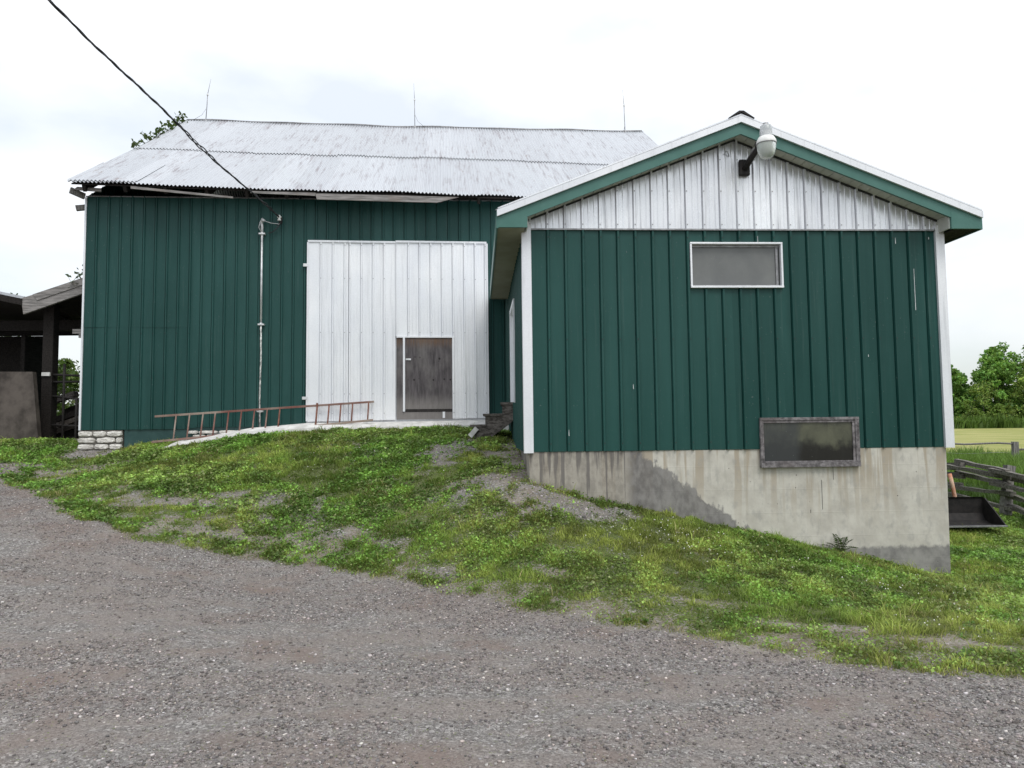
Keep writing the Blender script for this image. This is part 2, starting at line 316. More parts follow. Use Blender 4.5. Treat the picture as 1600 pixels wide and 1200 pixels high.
def mat_glass(name, c1, c2, rough, lower=None):
    g = G(name); x, y, z = g.xyz(); f = g.noise(g.co((1, 1, .8)), 3, 5, .6); st = g.noise(g.co((8, 1, .7)), 2, 4, .6)
    c = g.mix(g.rng(f, .3, .7), c1, c2)
    if lower:  # murky reflections painted into the pane: dark bottom, blue-grey left, dark streaks
        lw = g.rng(g.mth('ADD', z, g.mth('MULTIPLY', g.mth('SUBTRACT', f, .5), .5)), 1.45, 1.28); c = g.mix(lw, c, lower)
        lf = g.rng(g.mth('ADD', x, g.mth('MULTIPLY', f, .2)), 3.75, 3.6); c = g.mix(g.mth('MULTIPLY', lf, .6), c, (.05, .056, .06))
        c = g.mix(g.mth('MULTIPLY', g.rng(st, .56, .7), .45), c, (.022, .022, .02))
    sp = g.voro(g.co(), 14); c = g.mix(g.mth('MULTIPLY', g.rng(sp, .07, .04), .2), c, (.5, .5, .48))
    return g.fin(c, rough, 0, .5)
M['pane1'] = mat_glass('dusty_glass', (.125, .13, .13), (.165, .17, .165), .3)
M['pane2'] = mat_glass('dirty_green_glass_painted_reflections', (.035, .038, .030), (.105, .108, .072), .2, (.010, .010, .008))
def mat_refractor(name, col, tr):
    g = G(name); g.b.inputs['Transmission Weight'].default_value = tr; g.b.inputs['IOR'].default_value = 1.4
    g.bump(g.noise(g.co((60, 60, 1)), 2, 0), .5, .003); return g.fin(col, .25)
M['refractor'] = mat_refractor('prismatic_refractor', (.62, .66, .62), .35)
M['clear'] = mat_refractor('clear_lamp_top', (.78, .8, .82), .55)
def mat_leaf(name, c1=None, c2=None, trans=.35):
    g = G(name); a = g.attr('Col'); g.t.nodes.remove(g.b)
    col = a.outputs['Color']
    d_ = g.n('BsdfPrincipled'); g.l(col, d_.inputs['Base Color']); d_.inputs['Roughness'].default_value = .55; d_.inputs['Specular IOR Level'].default_value = .3
    t_ = g.n('BsdfTranslucent'); g.l(g.mix(.35, col, (.12, .2, .02)), t_.inputs[0])
    m_ = g.n('MixShader'); m_.inputs[0].default_value = trans; g.l(d_.outputs[0], m_.inputs[1]); g.l(t_.outputs[0], m_.inputs[2]); g.l(m_.outputs[0], g.o.inputs[0])
    return g.m
M['leaf'] = mat_leaf('leaf')
def mat_stones():
    g = G('loose_stones'); g.l(g.attr('Col').outputs['Color'], g.b.inputs['Base Color']); return g.fin(None, .85, 0, .3)
M['pebble'] = mat_stones()
def mat_ground():
    g = G('soil_and_gravel'); a = g.attr('zone'); s3 = g.n('SeparateColor'); g.l(a.outputs['Color'], s3.inputs[0]); gr, tan, fld = s3.outputs
    P = g.co()
    n1 = g.noise(P, .75, 5, .6); n2 = g.noise(P, 3.5, 5, .65); nf = g.noise(P, 60, 3, .6)
    v1 = g.voro(P, 55, out='Color'); s1 = g.n('SeparateColor'); g.l(v1, s1.inputs[0]); v1d = g.voro(P, 55)
    v2 = g.voro(P, 130, out='Color'); s2 = g.n('SeparateColor'); g.l(v2, s2.inputs[0]); v2d = g.voro(P, 130)
    st = g.mix(.5, g.ramp(s1.outputs[0], [(0, .06), (.5, .15), (.85, .29), (1, .6)]), g.ramp(s2.outputs[1], [(0, .07), (.6, .18), (.9, .30), (1, .52)]))
    st = g.mix(1., st, (1.10, 1.05, 1.01), 'MULTIPLY')
    fines = g.mix(g.rng(nf, .35, .65), (.165, .142, .129), (.275, .242, .222))
    tr = g.noise(g.co((.55, 2.1, 1), rot=(0, 0, R(-14))), 1.1, 5, .6)
    loose = g.rng(g.mth('ADD', g.mth('MULTIPLY', tr, .7), g.mth('MULTIPLY', n2, .3)), .42, .58)
    road = g.mix(g.mth('ADD', g.mth('MULTIPLY', loose, .65), .2), fines, st)
    road = g.mix(g.mth('MULTIPLY', g.rng(g.noise(g.co(loc=(5, 5, 0)), .9, 4, .6), .50, .66), .7), road, (.19, .145, .125))
    dirt = g.mix(g.rng(n2, .35, .65), (.15, .125, .10), (.29, .255, .22)); dirt = g.mix(g.mth('MULTIPLY', g.rng(s1.outputs[0], .7, .8), .5), dirt, (.34, .33, .31))
    c = g.mix(tan, road, dirt)
    thatch = g.mix(g.rng(nf, .35, .65), (.055, .080, .020), (.14, .17, .055))
    c = g.mix(g.rng(g.mth('ADD', gr, g.mth('MULTIPLY', g.mth('SUBTRACT', g.mth('ADD', g.mth('MULTIPLY', nf, .6), g.mth('MULTIPLY', s1.outputs[2], .4)), .5), 2.4)), .45, .75), c, thatch)
    hay = g.mix(g.rng(g.noise(g.co((.12, .9, 1)), 1.2, 5, .7), .38, .62), (.22, .25, .065), (.37, .35, .14)); c = g.mix(fld, c, hay)
    hgt = g.mth('ADD', g.mth('MULTIPLY', v1d, -1.), g.mth('MULTIPLY', v2d, -.5)); g.bump(hgt, .7, .012)
    return g.fin(c, .92, 0, .2)
M['ground'] = mat_ground()

# ---------------------------------------------------------------- mesh helpers
class MB:
    def __init__(s): s.v = []; s.f = []; s.m = []; s.mi = 0; s.sm = []
    def add(s, vs, fs, smooth=False):
        o = len(s.v); s.v += [tuple(p) for p in vs]; s.f += [tuple(i+o for i in f) for f in fs]; s.m += [s.mi]*len(fs); s.sm += [smooth]*len(fs); return s
    def box(s, x0, x1, y0, y1, z0, z1, mtx=None):
        vs = [Vector((x, y, z)) for z in (z0, z1) for y in (y0, y1) for x in (x0, x1)]
        if mtx is not None: vs = [mtx @ p for p in vs]
        return s.add(vs, [(0, 2, 3, 1), (4, 5, 7, 6), (0, 1, 5, 4), (2, 6, 7, 3), (0, 4, 6, 2), (1, 3, 7, 5)])
    def quadbox(s, pts, t):           # pts: 4 points of the front face (ccw seen from -y), thickness t along +y
        vs = [Vector(p) for p in pts]+[Vector(p)+Vector((0, t, 0)) for p in pts]
        return s.add(vs, [(0, 1, 2, 3), (7, 6, 5, 4), (0, 4, 5, 1), (1, 5, 6, 2), (2, 6, 7, 3), (3, 7, 4, 0)])
    def beam(s, a, b, w_, h_, up=(0, 0, 1), rough=0., seg=1):
        a = Vector(a); b = Vector(b); d_ = (b-a).normalized(); u_ = Vector(up); sx = d_.cross(u_).normalized(); uz = sx.cross(d_).normalized()
        vs = []; fs = []
        for i in range(seg+1):
            p = a.lerp(b, i/seg); ww = w_*(1+random.uniform(-rough, rough)); hh = h_*(1+random.uniform(-rough, rough))
            if 0 < i < seg: p = p+sx*random.uniform(-1, 1)*rough*w_*.5+uz*random.uniform(-1, 1)*rough*h_*.5
            for (q, r_) in ((-1, -1), (1, -1), (1, 1), (-1, 1)): vs.append(p+sx*q*ww/2+uz*r_*hh/2)
        for i in range(seg):
            for k in range(4): fs.append((i*4+k, i*4+(k+1) % 4, i*4+4+(k+1) % 4, i*4+4+k))
        fs += [(3, 2, 1, 0), tuple(seg*4+k for k in range(4))]
        return s.add(vs, fs)
    def tube(s, pts, r, n=8, smooth=True):
        pts = [Vector(p) for p in pts]; rs = r if isinstance(r, (list, tuple)) else [r]*len(pts); vs = []; fs = []
        ref = Vector((0, 0, 1)) if abs((pts[-1]-pts[0]).normalized().z) < .9 else Vector((1, 0, 0))
        for i, p in enumerate(pts):
            t = (pts[min(i+1, len(pts)-1)]-pts[max(i-1, 0)]).normalized(); a = t.cross(ref).normalized(); b = a.cross(t)
            for k in range(n): an = 2*math.pi*k/n; vs.append(p+(a*math.cos(an)+b*math.sin(an))*rs[i])
        for i in range(len(pts)-1):
            for k in range(n): fs.append((i*n+k, i*n+(k+1) % n, (i+1)*n+(k+1) % n, (i+1)*n+k))
        fs += [tuple(range(n-1, -1, -1)), tuple((len(pts)-1)*n+k for k in range(n))]
        return s.add(vs, fs, smooth)
    def lathe(s, prof, c=(0, 0, 0), n=24):
        vs = []; fs = []
        for (r, z) in prof:
            for k in range(n): a = 2*math.pi*k/n; vs.append((c[0]+r*math.cos(a), c[1]+r*math.sin(a), c[2]+z))
        for i in range(len(prof)-1):
            for k in range(n): fs.append((i*n+k, i*n+(k+1) % n, (i+1)*n+(k+1) % n, (i+1)*n+k))
        return s.add(vs, fs, True)
    def build(s, name, mats, parent=None, loc=None, bevel=0.):
        me = bpy.data.meshes.new(name); me.from_pydata(s.v, [], s.f)
        mats = mats if isinstance(mats, (list, tuple)) else [mats]
        for m_ in mats: me.materials.append(m_)
        me.polygons.foreach_set('material_index', s.m); me.polygons.foreach_set('use_smooth', s.sm); me.update()
        o = bpy.data.objects.new(name, me); COL.objects.link(o)
        if parent: o.parent = parent
        if loc: o.location = loc
        if bevel:
            b = o.modifiers.new('bevel', 'BEVEL'); b.width = bevel; b.segments = 2; b.limit_method = 'ANGLE'
        return o
def tag(o, label=None, cat=None, group=None, kind=None):
    if label: o['label'] = label
    if cat: o['category'] = cat
    if group: o['group'] = group
    if kind: o['kind'] = kind
    return o
def thing(name, label, cat, loc=(0, 0, 0), rz=0., group=None):
    o = bpy.data.objects.new(name, None); COL.objects.link(o); o.location = loc; o.rotation_euler = (0, 0, rz); o.empty_display_size = .1
    return tag(o, label, cat, group)
def npmesh(name, V, sizes, idx, mats, col=None, attr='Col', smooth=False, mi=None):
    me = bpy.data.meshes.new(name); V = np.asarray(V, np.float32); me.vertices.add(len(V)); me.vertices.foreach_set('co', V.ravel())
    me.loops.add(len(idx)); me.polygons.add(len(sizes)); me.loops.foreach_set('vertex_index', np.asarray(idx, np.int32))
    st = np.zeros(len(sizes), np.int32); st[1:] = np.cumsum(sizes)[:-1]; me.polygons.foreach_set('loop_start', st)
    try: me.polygons.foreach_set('loop_total', np.asarray(sizes, np.int32))
    except Exception: pass
    for m_ in (mats if isinstance(mats, list) else [mats]): me.materials.append(m_)
    if col is not None:
        ca = me.color_attributes.new(attr, 'FLOAT_COLOR', 'POINT'); ca.data.foreach_set('color', np.asarray(col, np.float32).ravel())
    if smooth: me.polygons.foreach_set('use_smooth', np.ones(len(sizes), bool))
    if mi is not None: me.polygons.foreach_set('material_index', np.asarray(mi, np.int32))
    me.update(calc_edges=True); me.validate()
    o = bpy.data.objects.new(name, me); COL.objects.link(o); return o

# ---------------------------------------------------------------- ground: one sheet to the horizon, split into ground and gravel drive
def axis(lo, hi, fine0, fine1, st):
    a = list(np.arange(fine0, fine1, st)); s_ = st; v = fine0
    while v > lo: s_ *= 1.22; v -= s_; a.insert(0, v)
    s_ = st; v = a[-1]
    while v < hi: s_ *= 1.22; v += s_; a.append(v)
    return np.array(a)
gx = axis(-900, 900, -10, 11, .065); gy = axis(-500, 1400, 1.5, 16.5, .065)
X, Y = np.meshgrid(gx, gy); gr, tan, rd = zones(X, Y); Z = H(X, Y)
Z = Z+np.where(rd < 0, 0, .012*sstep(0, .4, rd))
hayf = sstep(33, 36, Y+(fbm(X, Y, .3, 8)-.5)*2)*sstep(86, 82, Y)*sstep(4, 9, X)
gr = np.where(np.hypot(X, Y-8) > 18, np.maximum(gr, 1)*(rd > 0), gr)
V = np.c_[X.ravel(), Y.ravel(), Z.ravel()]; C4 = np.c_[gr.ravel(), tan.ravel(), hayf.ravel(), np.ones(X.size)]
ny, nx = X.shape; I = np.arange(nx*ny).reshape(ny, nx)
F = np.stack([I[:-1, :-1], I[:-1, 1:], I[1:, 1:], I[1:, :-1]], -1).reshape(-1, 4)
isroad = (.25*(rd[:-1, :-1]+rd[:-1, 1:]+rd[1:, 1:]+rd[1:, :-1])).ravel() < 0
for nm, sel in (('ground', ~isroad), ('gravel_driveway', isroad)):
    f_ = F[sel]; u_, inv = np.unique(f_, return_inverse=True)
    o = npmesh(nm, V[u_], np.full(len(f_), 4), inv.ravel(), M['ground'], C4[u_], 'zone', True); o['kind'] = 'structure'

# ---------------------------------------------------------------- frames of the two buildings
AO, ATH = (.1753, 9.0853, 0.), R(2.8)
BO, BTH = (-8.5682, 13.996, 0.), R(5.5)
def toW(o, th, u, v, z=0.):
    return Vector((o[0]+u*math.cos(th)-v*math.sin(th), o[1]+u*math.sin(th)+v*math.cos(th), z))
def A_(u, v, z=0.): return toW(AO, ATH, u, v, z)
def B_(u, v, z=0.): return toW(BO, BTH, u, v, z)
RIB = .2286
def dent(u, z, s): return (float(vnoise(np.array(u*1.3+s), np.array(z*.9+s), 5))-.5)
def siding(mb, u0, u1, ribs, z0, z1, holes=(), h=.02, v0=0., swap=None, minor=True, dents=.014, seed=0., rw=1., screws=(), gv=.55):
    """ribbed steel sheet along u, facing -v; z0/z1 may be functions; holes = (ua,ub,za,zb)"""
    f0 = z0 if callable(z0) else (lambda u: z0); f1 = z1 if callable(z1) else (lambda u: z1)
    pr = [(u0, 0.), (u1, 0.)]
    rs = sorted(ribs)
    for r in rs:
        for du, k in ((-.033, 0.), (-.030, -gv), (-.024, -gv), (-.021, 0.), (-.012, 1.), (.012, 1.), (.021, 0.)):
            if u0 < r+du*rw < u1: pr.append((r+du*rw, k*h))
    if minor:
        for a, b in zip(rs[:-1], rs[1:]):
            for q in (1/3, 2/3):
                c = a+(b-a)*q
                for du, k in ((-.008, 0), (0, .0035), (.008, 0)):
                    if u0 < c+du < u1: pr.append((c+du, k))
    pr.sort()
    def dep(u):
        for (a, da), (b, db) in zip(pr[:-1], pr[1:]):
            if a <= u <= b: return da+(db-da)*(u-a)/max(b-a, 1e-9)
        return 0
    for (ua, ub, _, _) in holes:
        for e in (ua, ub):
            if u0 < e < u1: pr.append((e, dep(e)))
    pr.sort()
    P = (lambda u, v, z: (u, v, z)) if swap is None else swap
    for (a, da), (b, db) in zip(pr[:-1], pr[1:]):
        if b-a < 1e-6: continue
        m = (a+b)/2; hz = sorted((c, d_) for (ua, ub, c, d_) in holes if ua < m < ub)
        iv = []; lo = 'a'
        segs = [(None, None)]
        cur = None
        ints = []
        start = None
        zs = [(f0(a), f0(b))]
        for (c, d_) in hz: ints.append((zs[-1], (c, c))); zs.append((d_, d_))
        ints.append((zs[-1], (f1(a), f1(b))))
        for (za, zb) in ints:
            if zb[0]-za[0] < .002 and zb[1]-za[1] < .002: continue
            n = max(1, int(abs(zb[0]-za[0])/.6)); vs = []; fs = []
            for i in range(n+1):
                t = i/n; zA = za[0]+(zb[0]-za[0])*t; zB = za[1]+(zb[1]-za[1])*t
                vs.append(P(a, v0-da+dents*dent(a, zA, seed), zA)); vs.append(P(b, v0-db+dents*dent(b, zB, seed), zB))
            for i in range(n): fs.append((i*2, i*2+1, i*2+3, i*2+2))
            mb.add(vs, fs)
    for zz in screws:
        for r in rs:
            if u0 < r < u1 and f0(r) < zz < f1(r) and not any(ua < r < ub and c < zz < d_ for ua, ub, c, d_ in holes):
                k = mb.mi; mb.mi = 1; y_ = v0-h-.001
                mb.add([P(r-.007, y_-.006+dents*dent(r, zz, seed), zz-.007), P(r+.007, y_-.006+dents*dent(r, zz, seed), zz-.007), P(r+.007, y_-.006+dents*dent(r, zz, seed), zz+.007), P(r-.007, y_-.006+dents*dent(r, zz, seed), zz+.007)], [(0, 1, 2, 3)]); mb.mi = k

# ================================================================ BARN
barn = thing('barn', 'large old green steel sided barn with corrugated grey gable roof and bare metal doors', 'barn', BO, BTH)
BL, BD = 13.1, 11.28
def btop(u): return 6.385+.012*u+.012*math.sin(u*1.3)
mb = MB()
ribs = [.21+RIB*i for i in range(60) if .21+RIB*i < BL]
dh = [(4.42, 8.08, 1.72, 5.52)]
siding(mb, 0, BL, ribs, lambda u: 3.72, btop, [(4.42, 8.08, 3.7, 5.52)], .024, -.006, minor=False, seed=1., screws=(6.2, 5.3, 4.4))
M['screw'] = M['joint']
mb.build('siding_panel', [M['green'], M['joint']], barn)
for a_, b_ in ((0, 4.42), (8.08, BL)): mb = MB(); siding(mb, a_, b_, [r-.004 for r in ribs], lambda u: 1.668 if u < 2.2 else 1.70, 3.76, (), .024, -.003, minor=False, seed=2., screws=(3.6, 2.7)); mb.build('siding_panel', [M['green'], M['joint']], barn)
mb = MB()
mb.quadbox([(-.02, -.03, 6.385), (4.2, -.03, 6.42), (4.2, -.03, 6.44), (-.02, -.03, 6.40)], .03)
mb.quadbox([(4.25, -.03, 6.42), (8.6, -.03, 6.46), (8.6, -.03, 6.475), (4.25, -.03, 6.44)], .03)
mb.build('top_flashing', M['steel'], barn)
mb = MB(); mb.box(-.03, .005, -.03, .08, 1.66, 6.37); mb.build('corner_trim', M['trim'], barn)
# other walls: side walls in gable shape and back wall
def bside(u, flip):
    mb = MB(); s_ = lambda a, v, z: (u+(-1 if flip else 1)*(-v), a, z)
    rb = [.2+RIB*i for i in range(48)]
    siding(mb, 0.02, BD, rb, 1.0, lambda a: 6.4+.648*(a if a < BD/2 else BD-a), (), .02, 0., s_, False, seed=3.); return mb
bside(0, True).build('side_wall', M['green'], barn)
bside(BL, False).build('side_wall', M['green'], barn)
mb = MB(); siding(mb, 0, BL, [r for r in ribs], .2, 6.45, (), .02, 0., lambda u, v, z: (u, BD-v, z), False, seed=4.); mb.build('back_wall', M['green'], barn)
mb = MB(); mb.box(.05, BL-.05, .12, .2, 6.0, 6.47); mb.box(.1, BL-.1, .1, BD-.1, 1.2, 1.3)
mb.build('wall_plate', M['wood_dark'], barn)
# roof
def corr(mb, u0, u1, y0, y1, zf, pitch=.076, amp=.016, ns=9, edge=0., seed=0, lift=0., flip=False):
    n = int((u1-u0)/pitch*8); us = np.linspace(u0, u1, n+1); rag = (fbm(us*1.6, us*0+seed, 1., 61)-.5)*edge
    rag = rag+(vnoise(np.floor(us/.66)+.0, us*0+seed, 9)-.5)*edge*.8
    vs = []; fs = []
    for j in range(ns+1):
        for i, u in enumerate(us):
            t = j/ns; y = y0+(y1-y0)*t+rag[i]*(1-t)**3
            w_ = amp*math.cos(2*math.pi*u/pitch); z = zf(u, y)+lift*(1-t)
            vs.append((u, BD-y if flip else y, z+w_))
    m_ = n+1
    for j in range(ns):
        for i in range(n): fs.append((j*m_+i, j*m_+i+1, (j+1)*m_+i+1, (j+1)*m_+i))
    mb.add(vs, fs, True)
RX0, RX1 = -.14, 13.24
_sg = {}
def bz(u, y):
    sagk = .03*math.sin(u*.9+1)+.012*math.sin(u*2.3)
    e = 6.51-.0145*(u+.14)+.02*math.exp(-((u-6.)/2.)**2)
    ez = e+sagk*.5; rz_ = 10.48+.005*u-.03*math.sin(math.pi*(u)/13.1)+.008*math.sin(u*1.9)
    t = (y+.5)/(5.64+.5); return ez+(rz_-ez)*t-.05*math.sin(math.pi*t)+.02*float(vnoise(np.array(u*.8), np.array(y*.7), 3))
mb = MB(); corr(mb, RX0, RX1, -.5, 2.55, bz, edge=.07, seed=2)
corr(mb, RX0+.02, RX1, 2.38, 5.66, lambda u, y: bz(u, y)+.012, edge=.10, seed=5, lift=.007)
corr(mb, RX0-.02, 1.15, -.47, .95, lambda u, y: bz(u, y)+.016, edge=.05, seed=8, lift=.004)
corr(mb, RX0, RX1, -.5, 5.66, bz, edge=.05, seed=9, flip=True)
mb.build('roof', M['roof'], barn)
mb = MB()
mb.tube([(u, 5.64, bz(u, 5.64)+.03+.012*math.sin(u*3)) for u in np.linspace(-.1, 13.2, 60)], .022, 6)
mb.tube([(u, 5.55, bz(u, 5.55)+.045+.02*math.sin(u*1.7)) for u in np.linspace(.2, 13.0, 50)], .006, 5)
mb.build('ridge_cap', M['steel'], barn)
mb = MB()
for i in range(14):       # roof boards below the sheets
    y0 = -.44+i*.44
    for s0, s1 in ((RX0+.05, 4.4), (4.4, 8.8), (8.8, RX1-.05)):
        za, zb = bz(s0, y0)-.05, bz(s1, y0)-.05
        mb.add([(s0, y0, za), (s1, y0, zb), (s1, y0+.40, bz(s1, y0+.4)-.05), (s0, y0+.40, bz(s0, y0+.4)-.05), (s0, y0, za-.025), (s1, y0, zb-.025), (s1, y0+.40, bz(s1, y0+.4)-.075), (s0, y0+.40, bz(s0, y0+.4)-.075)],
               [(0, 1, 2, 3), (7, 6, 5, 4), (0, 4, 5, 1), (1, 5, 6, 2), (2, 6, 7, 3), (3, 7, 4, 0)])
mb.build('roof_boards', M['wood_dark'], barn)
for i in range(17):
    u = .12+i*.78; mb = MB(); mb.beam((u, -.38-(i % 3)*.03, bz(u, -.38)-.17), (u, 1.6, bz(u, 1.6)-.17), .06, .13)
    mb.build('rafter', M['wood_dark'], barn)
# boards hanging at the eave
for pts, t, mt in (([(1.05, -.50, 6.41), (3.0, -.50, 6.255), (3.0, -.50, 6.29), (1.05, -.50, 6.46)], .03, 'wood_h'),
                   ([(4.65, -.54, 6.255), (7.05, -.54, 6.235), (7.5, -.54, 6.36), (4.62, -.54, 6.375)], .03, 'wood_h'),
                   ([(3.35, -.53, 6.36), (4.62, -.53, 6.33), (4.62, -.53, 6.39), (3.35, -.53, 6.40)], .03, 'wood_h'),
                   ([(7.3, -.33, 6.39), (9.4, -.33, 6.39), (9.4, -.33, 6.42), (7.3, -.33, 6.42)], .03, 'wood_dark'),
                   ([(-.12, -.30, 6.43), (.4, -.30, 6.40), (.4, -.30, 6.47), (-.05, -.30, 6.49)], .03, 'wood_h')):
    mb = MB(); mb.quadbox(pts, t); mb.build('eave_board', M[mt], barn)
mb = MB(); mb.beam((-.20, -.02, 6.14), (.02, .05, 6.19), .09, .10); mb.beam((-.18, -.30, 6.42), (.0, -.1, 6.36), .05, .12); mb.build('beam_end', M['wood_v'], barn)
# big doors
DZ0, DZ1 = 1.79, 5.53
z2u = lambda px: 4.403+(px-88)/3.75/ (277/3.69)   # zoomed pixels to metres along the wall
def leaf(u0, u1, rb, zt, hole, seed, v0):
    mb = MB(); siding(mb, u0, u1, rb, lambda u: DZ0+.012*(u-4.4), lambda u: zt, hole, .028, v0, None, True, .02, seed, screws=(5.45, 4.75, 3.62, 2.35, 1.95))
    return mb
lb = [z2u(p) for p in (160, 229, 297, 326, 393, 460, 524)]
rb = [z2u(p) for p in (665, 731, 796, 862, 927, 994, 1058, 1118)]
dl = leaf(4.405, 6.18, lb, 5.505, (), 7., -.045).build('door', [M['door'], M['steel']], barn); tag(dl, label='left leaf of the barn door, plain bare metal sheets')
mb = MB(); mb.box(4.39, 6.18, -.075, .0, 5.505, 5.545); mb.box(4.375, 4.41, -.07, .0, 1.8, 5.5); mb.box(4.375, 8.1, .0, .03, 1.72, 5.5); mb.build('door_frame', M['trim'], dl)
for zz in (5.02, 2.27):
    mb = MB(); mb.box(4.30, 4.40, -.08, -.03, zz-.03, zz+.03); mb.build('hinge', M['pipe'], dl)
dr = leaf(6.20, 8.08, rb, 5.52, [(6.20, 7.37, 1.5, 3.53)], 9., -.05).build('door', [M['door'], M['steel']], barn); tag(dr, label='right leaf of the barn door with the small plywood door in it')
mb = MB(); mb.box(6.185, 8.09, -.08, 0, 5.52, 5.56); mb.box(8.08, 8.115, -.08, 0, 1.86, 5.52); mb.box(6.185, 6.20, -.075, 0, 3.55, 5.52); mb.build('door_frame', M['trim'], dr)
mb = MB(); mb.box(6.2, 7.40, -.075, -.04, 3.515, 3.545); mb.box(7.355, 7.385, -.075, -.04, 1.83, 3.515); mb.box(6.335, 6.378, -.085, -.035, 1.98, 3.53)
mb.build('hatch_trim', M['trim'], dr)
mb = MB(); mb.box(6.205, 6.335, -.05, -.02, 1.82, 3.515); mb.box(6.335, 7.355, -.05, -.02, 1.82, 1.965); mb.build('hatch_frame', M['ply'], dr)
mb = MB(); mb.box(6.385, 7.35, -.055, -.03, 2.03, 3.505); ho = mb.build('hatch_door', M['ply'], dr); tag(ho, label='small weathered plywood door set in the right barn door')
mb = MB(); mb.box(6.385, 7.352, -.052, -.03, 1.966, 2.029); mb.build('painted_gap_shadow', M['black'], dr)  # black strip stands in for the shade in the gap below the hatch
mb = MB(); mb.box(6.39, 6.50, -.07, -.055, 3.045, 3.08); mb.build('latch', M['pipe'], dr)
mb = MB(); mb.box(7.15, 7.20, -.06, -.05, 1.84, 1.97); mb.build('patch_strip', M['trim'], dr)
mb = MB(); mb.box(4.4, 8.1, .03, .06, 1.6, 5.5); mb.build('door_backing', M['wood_dark'], barn)
# base of the wall: stone pier at the corner, green boards, then pale sill
def stone_course(mb, u0, u1, z0, z1, v0):
    u = u0
    while u < u1-.05:
        w_ = min(random.uniform(.2, .42), u1-u)
        if u1-u-w_ < .1: w_ = u1-u
        n = 7; vs = []; fs = []
        cx, cz, rx, rz_ = u+w_/2, (z0+z1)/2, w_/2-.008, (z1-z0)/2-.008
        rings = []
        for k, (sc2, dv) in enumerate(((1., .0), (.98, -.045), (.86, -.07), (.4, -.078))):
            rg = []
            for j in range(16):
                a = 2*math.pi*j/16; ca, sa = math.cos(a), math.sin(a)
                q = (abs(ca)**5+abs(sa)**5)**(-1/5.)
                rg.append((cx+rx*ca*q*sc2*random.uniform(.93, 1.04), v0+dv+random.uniform(-.008, .008), cz+rz_*sa*q*sc2*random.uniform(.82, 1.06)))
            rings += rg
        for k in range(3):
            for j in range(16): fs.append((k*16+j, k*16+(j+1) % 16, (k+1)*16+(j+1) % 16, (k+1)*16+j))
        fs.append(tuple(48+j for j in range(16)))
        mb.add(rings, fs, False); u += w_
mb = MB(); zc = 1.65
for i in range(5): stone_course(mb, -.05, .80, zc-.125, zc, .02); zc -= .127
mb.mi = 1; mb.box(-.03, .79, .0, .3, .9, 1.655)
mb.build('stone_foundation', [M['stone'], M['mortar']], barn)
for a_, b_ in ((.82, 4.36), (8.1, BL)): mb = MB(); mb.box(a_, b_, .02, .1, .9, 1.705); mb.build('base_board', M['green_base'], barn)
mb = MB(); mb.mi = 0
zc = 1.64
for i in range(2): stone_course(mb, 2.05+i*.1, 3.2, zc-.08, zc, -.02); zc -= .08
mb.build('foundation_stone', M['stone'], barn)

# lightning rods on the ridge
def rod(u, h, bend, label, wire):
    z0 = bz(u, 5.64)+.02; p = B_(u, 5.64, z0); t = thing('lightning_rod', label, 'lightning rod', p, BTH, 'lightning rods on the barn ridge')
    mb = MB(); mb.tube([(0, 0, 0), (bend[0]*.2, 0, h*.35), (bend[0]*.3, 0, h*.62)], .011, 6); mb.tube([(bend[0]*.3, 0, h*.62), (bend[0], 0, h)], [.008, .004], 6); mb.build('rod', M['steel'], t)
    mb = MB(); mb.lathe([(.001, -.035), (.024, -.02), (.03, 0), (.024, .02), (.001, .035)], (bend[0]*.3, 0, h*.62), 10); mb.build('glass_ball', M['ceramic'], t)
    mb = MB(); mb.tube([(0, 0, h*.28), (wire*.3, -.02, h*.12), (wire, -.03, -.02)], .005, 5); mb.lathe([(.04, -.03), (.03, .02), (.012, .05)], (0, 0, 0), 8); mb.build('brace_wire', M['steel'], t)
rod(.42, 1.22, (.12,), 'thin lightning rod at the left end of the barn ridge, its tip bent sideways', -.35)
rod(6.36, 1.32, (-.03,), 'straight lightning rod in the middle of the barn ridge', .3)
rod(12.68, 1.30, (-.05,), 'lightning rod at the right end of the barn ridge, nearest the lower gable', -.05)

# electric service: mast, insulator, cable
t = thing('service_mast', 'white metal electric conduit running up the green barn wall left of the big doors', 'service mast', B_(3.47, -.08, 1.66), BTH)
mb = MB(); mb.tube([(0, 0, 2.14), (0, 0, 4.02)], .02, 10); mb.build('upper_conduit', M['pipe'], t)
mb = MB(); mb.tube([(.0, 0, 0), (-.008, 0, .7), (.008, 0, 1.4), (0, 0, 2.12)], .016, 10); mb.build('lower_conduit', M['pipe_old'], t)
for zz in (2.12, .35, 4.0):
    mb = MB(); mb.box(-.06, .06, -.025, .06, zz-.015, zz+.015); mb.lathe([(.018, -.03), (.028, -.03), (.028, .03), (.018, .03)], (0, 0, zz), 12); mb.build('clamp', M['pipe'], t)
mb = MB(); mb.tube([(0, 0, 4.0), (0, 0, 4.16), (-.01, -.01, 4.24), (.02, -.04, 4.285), (.06, -.07, 4.25)], [.026, .027, .032, .034, .026], 12); mb.build('weatherhead', M['pipe'], t)
mb = MB(); mb.tube([(.06, -.07, 4.25), (.2, -.08, 4.20), (.36, -.06, 4.19)], .006, 5); mb.tube([(-.03, -.04, 4.24), (-.055, -.05, 4.12), (-.02, -.04, 4.05)], .007, 5); mb.build('lead_wire', M['pipe'], t)
t = thing('wall_insulator', 'white porcelain insulator fixed to the green barn wall where the overhead cable ends', 'insulator', B_(3.83, -.03, 5.95), BTH)
mb = MB(); mb.tube([(0, .03, 0), (0, -.12, 0)], .012, 8); mb.box(-.035, .035, -.005, .02, -.06, .08); mb.build('bracket', M['black'], t)
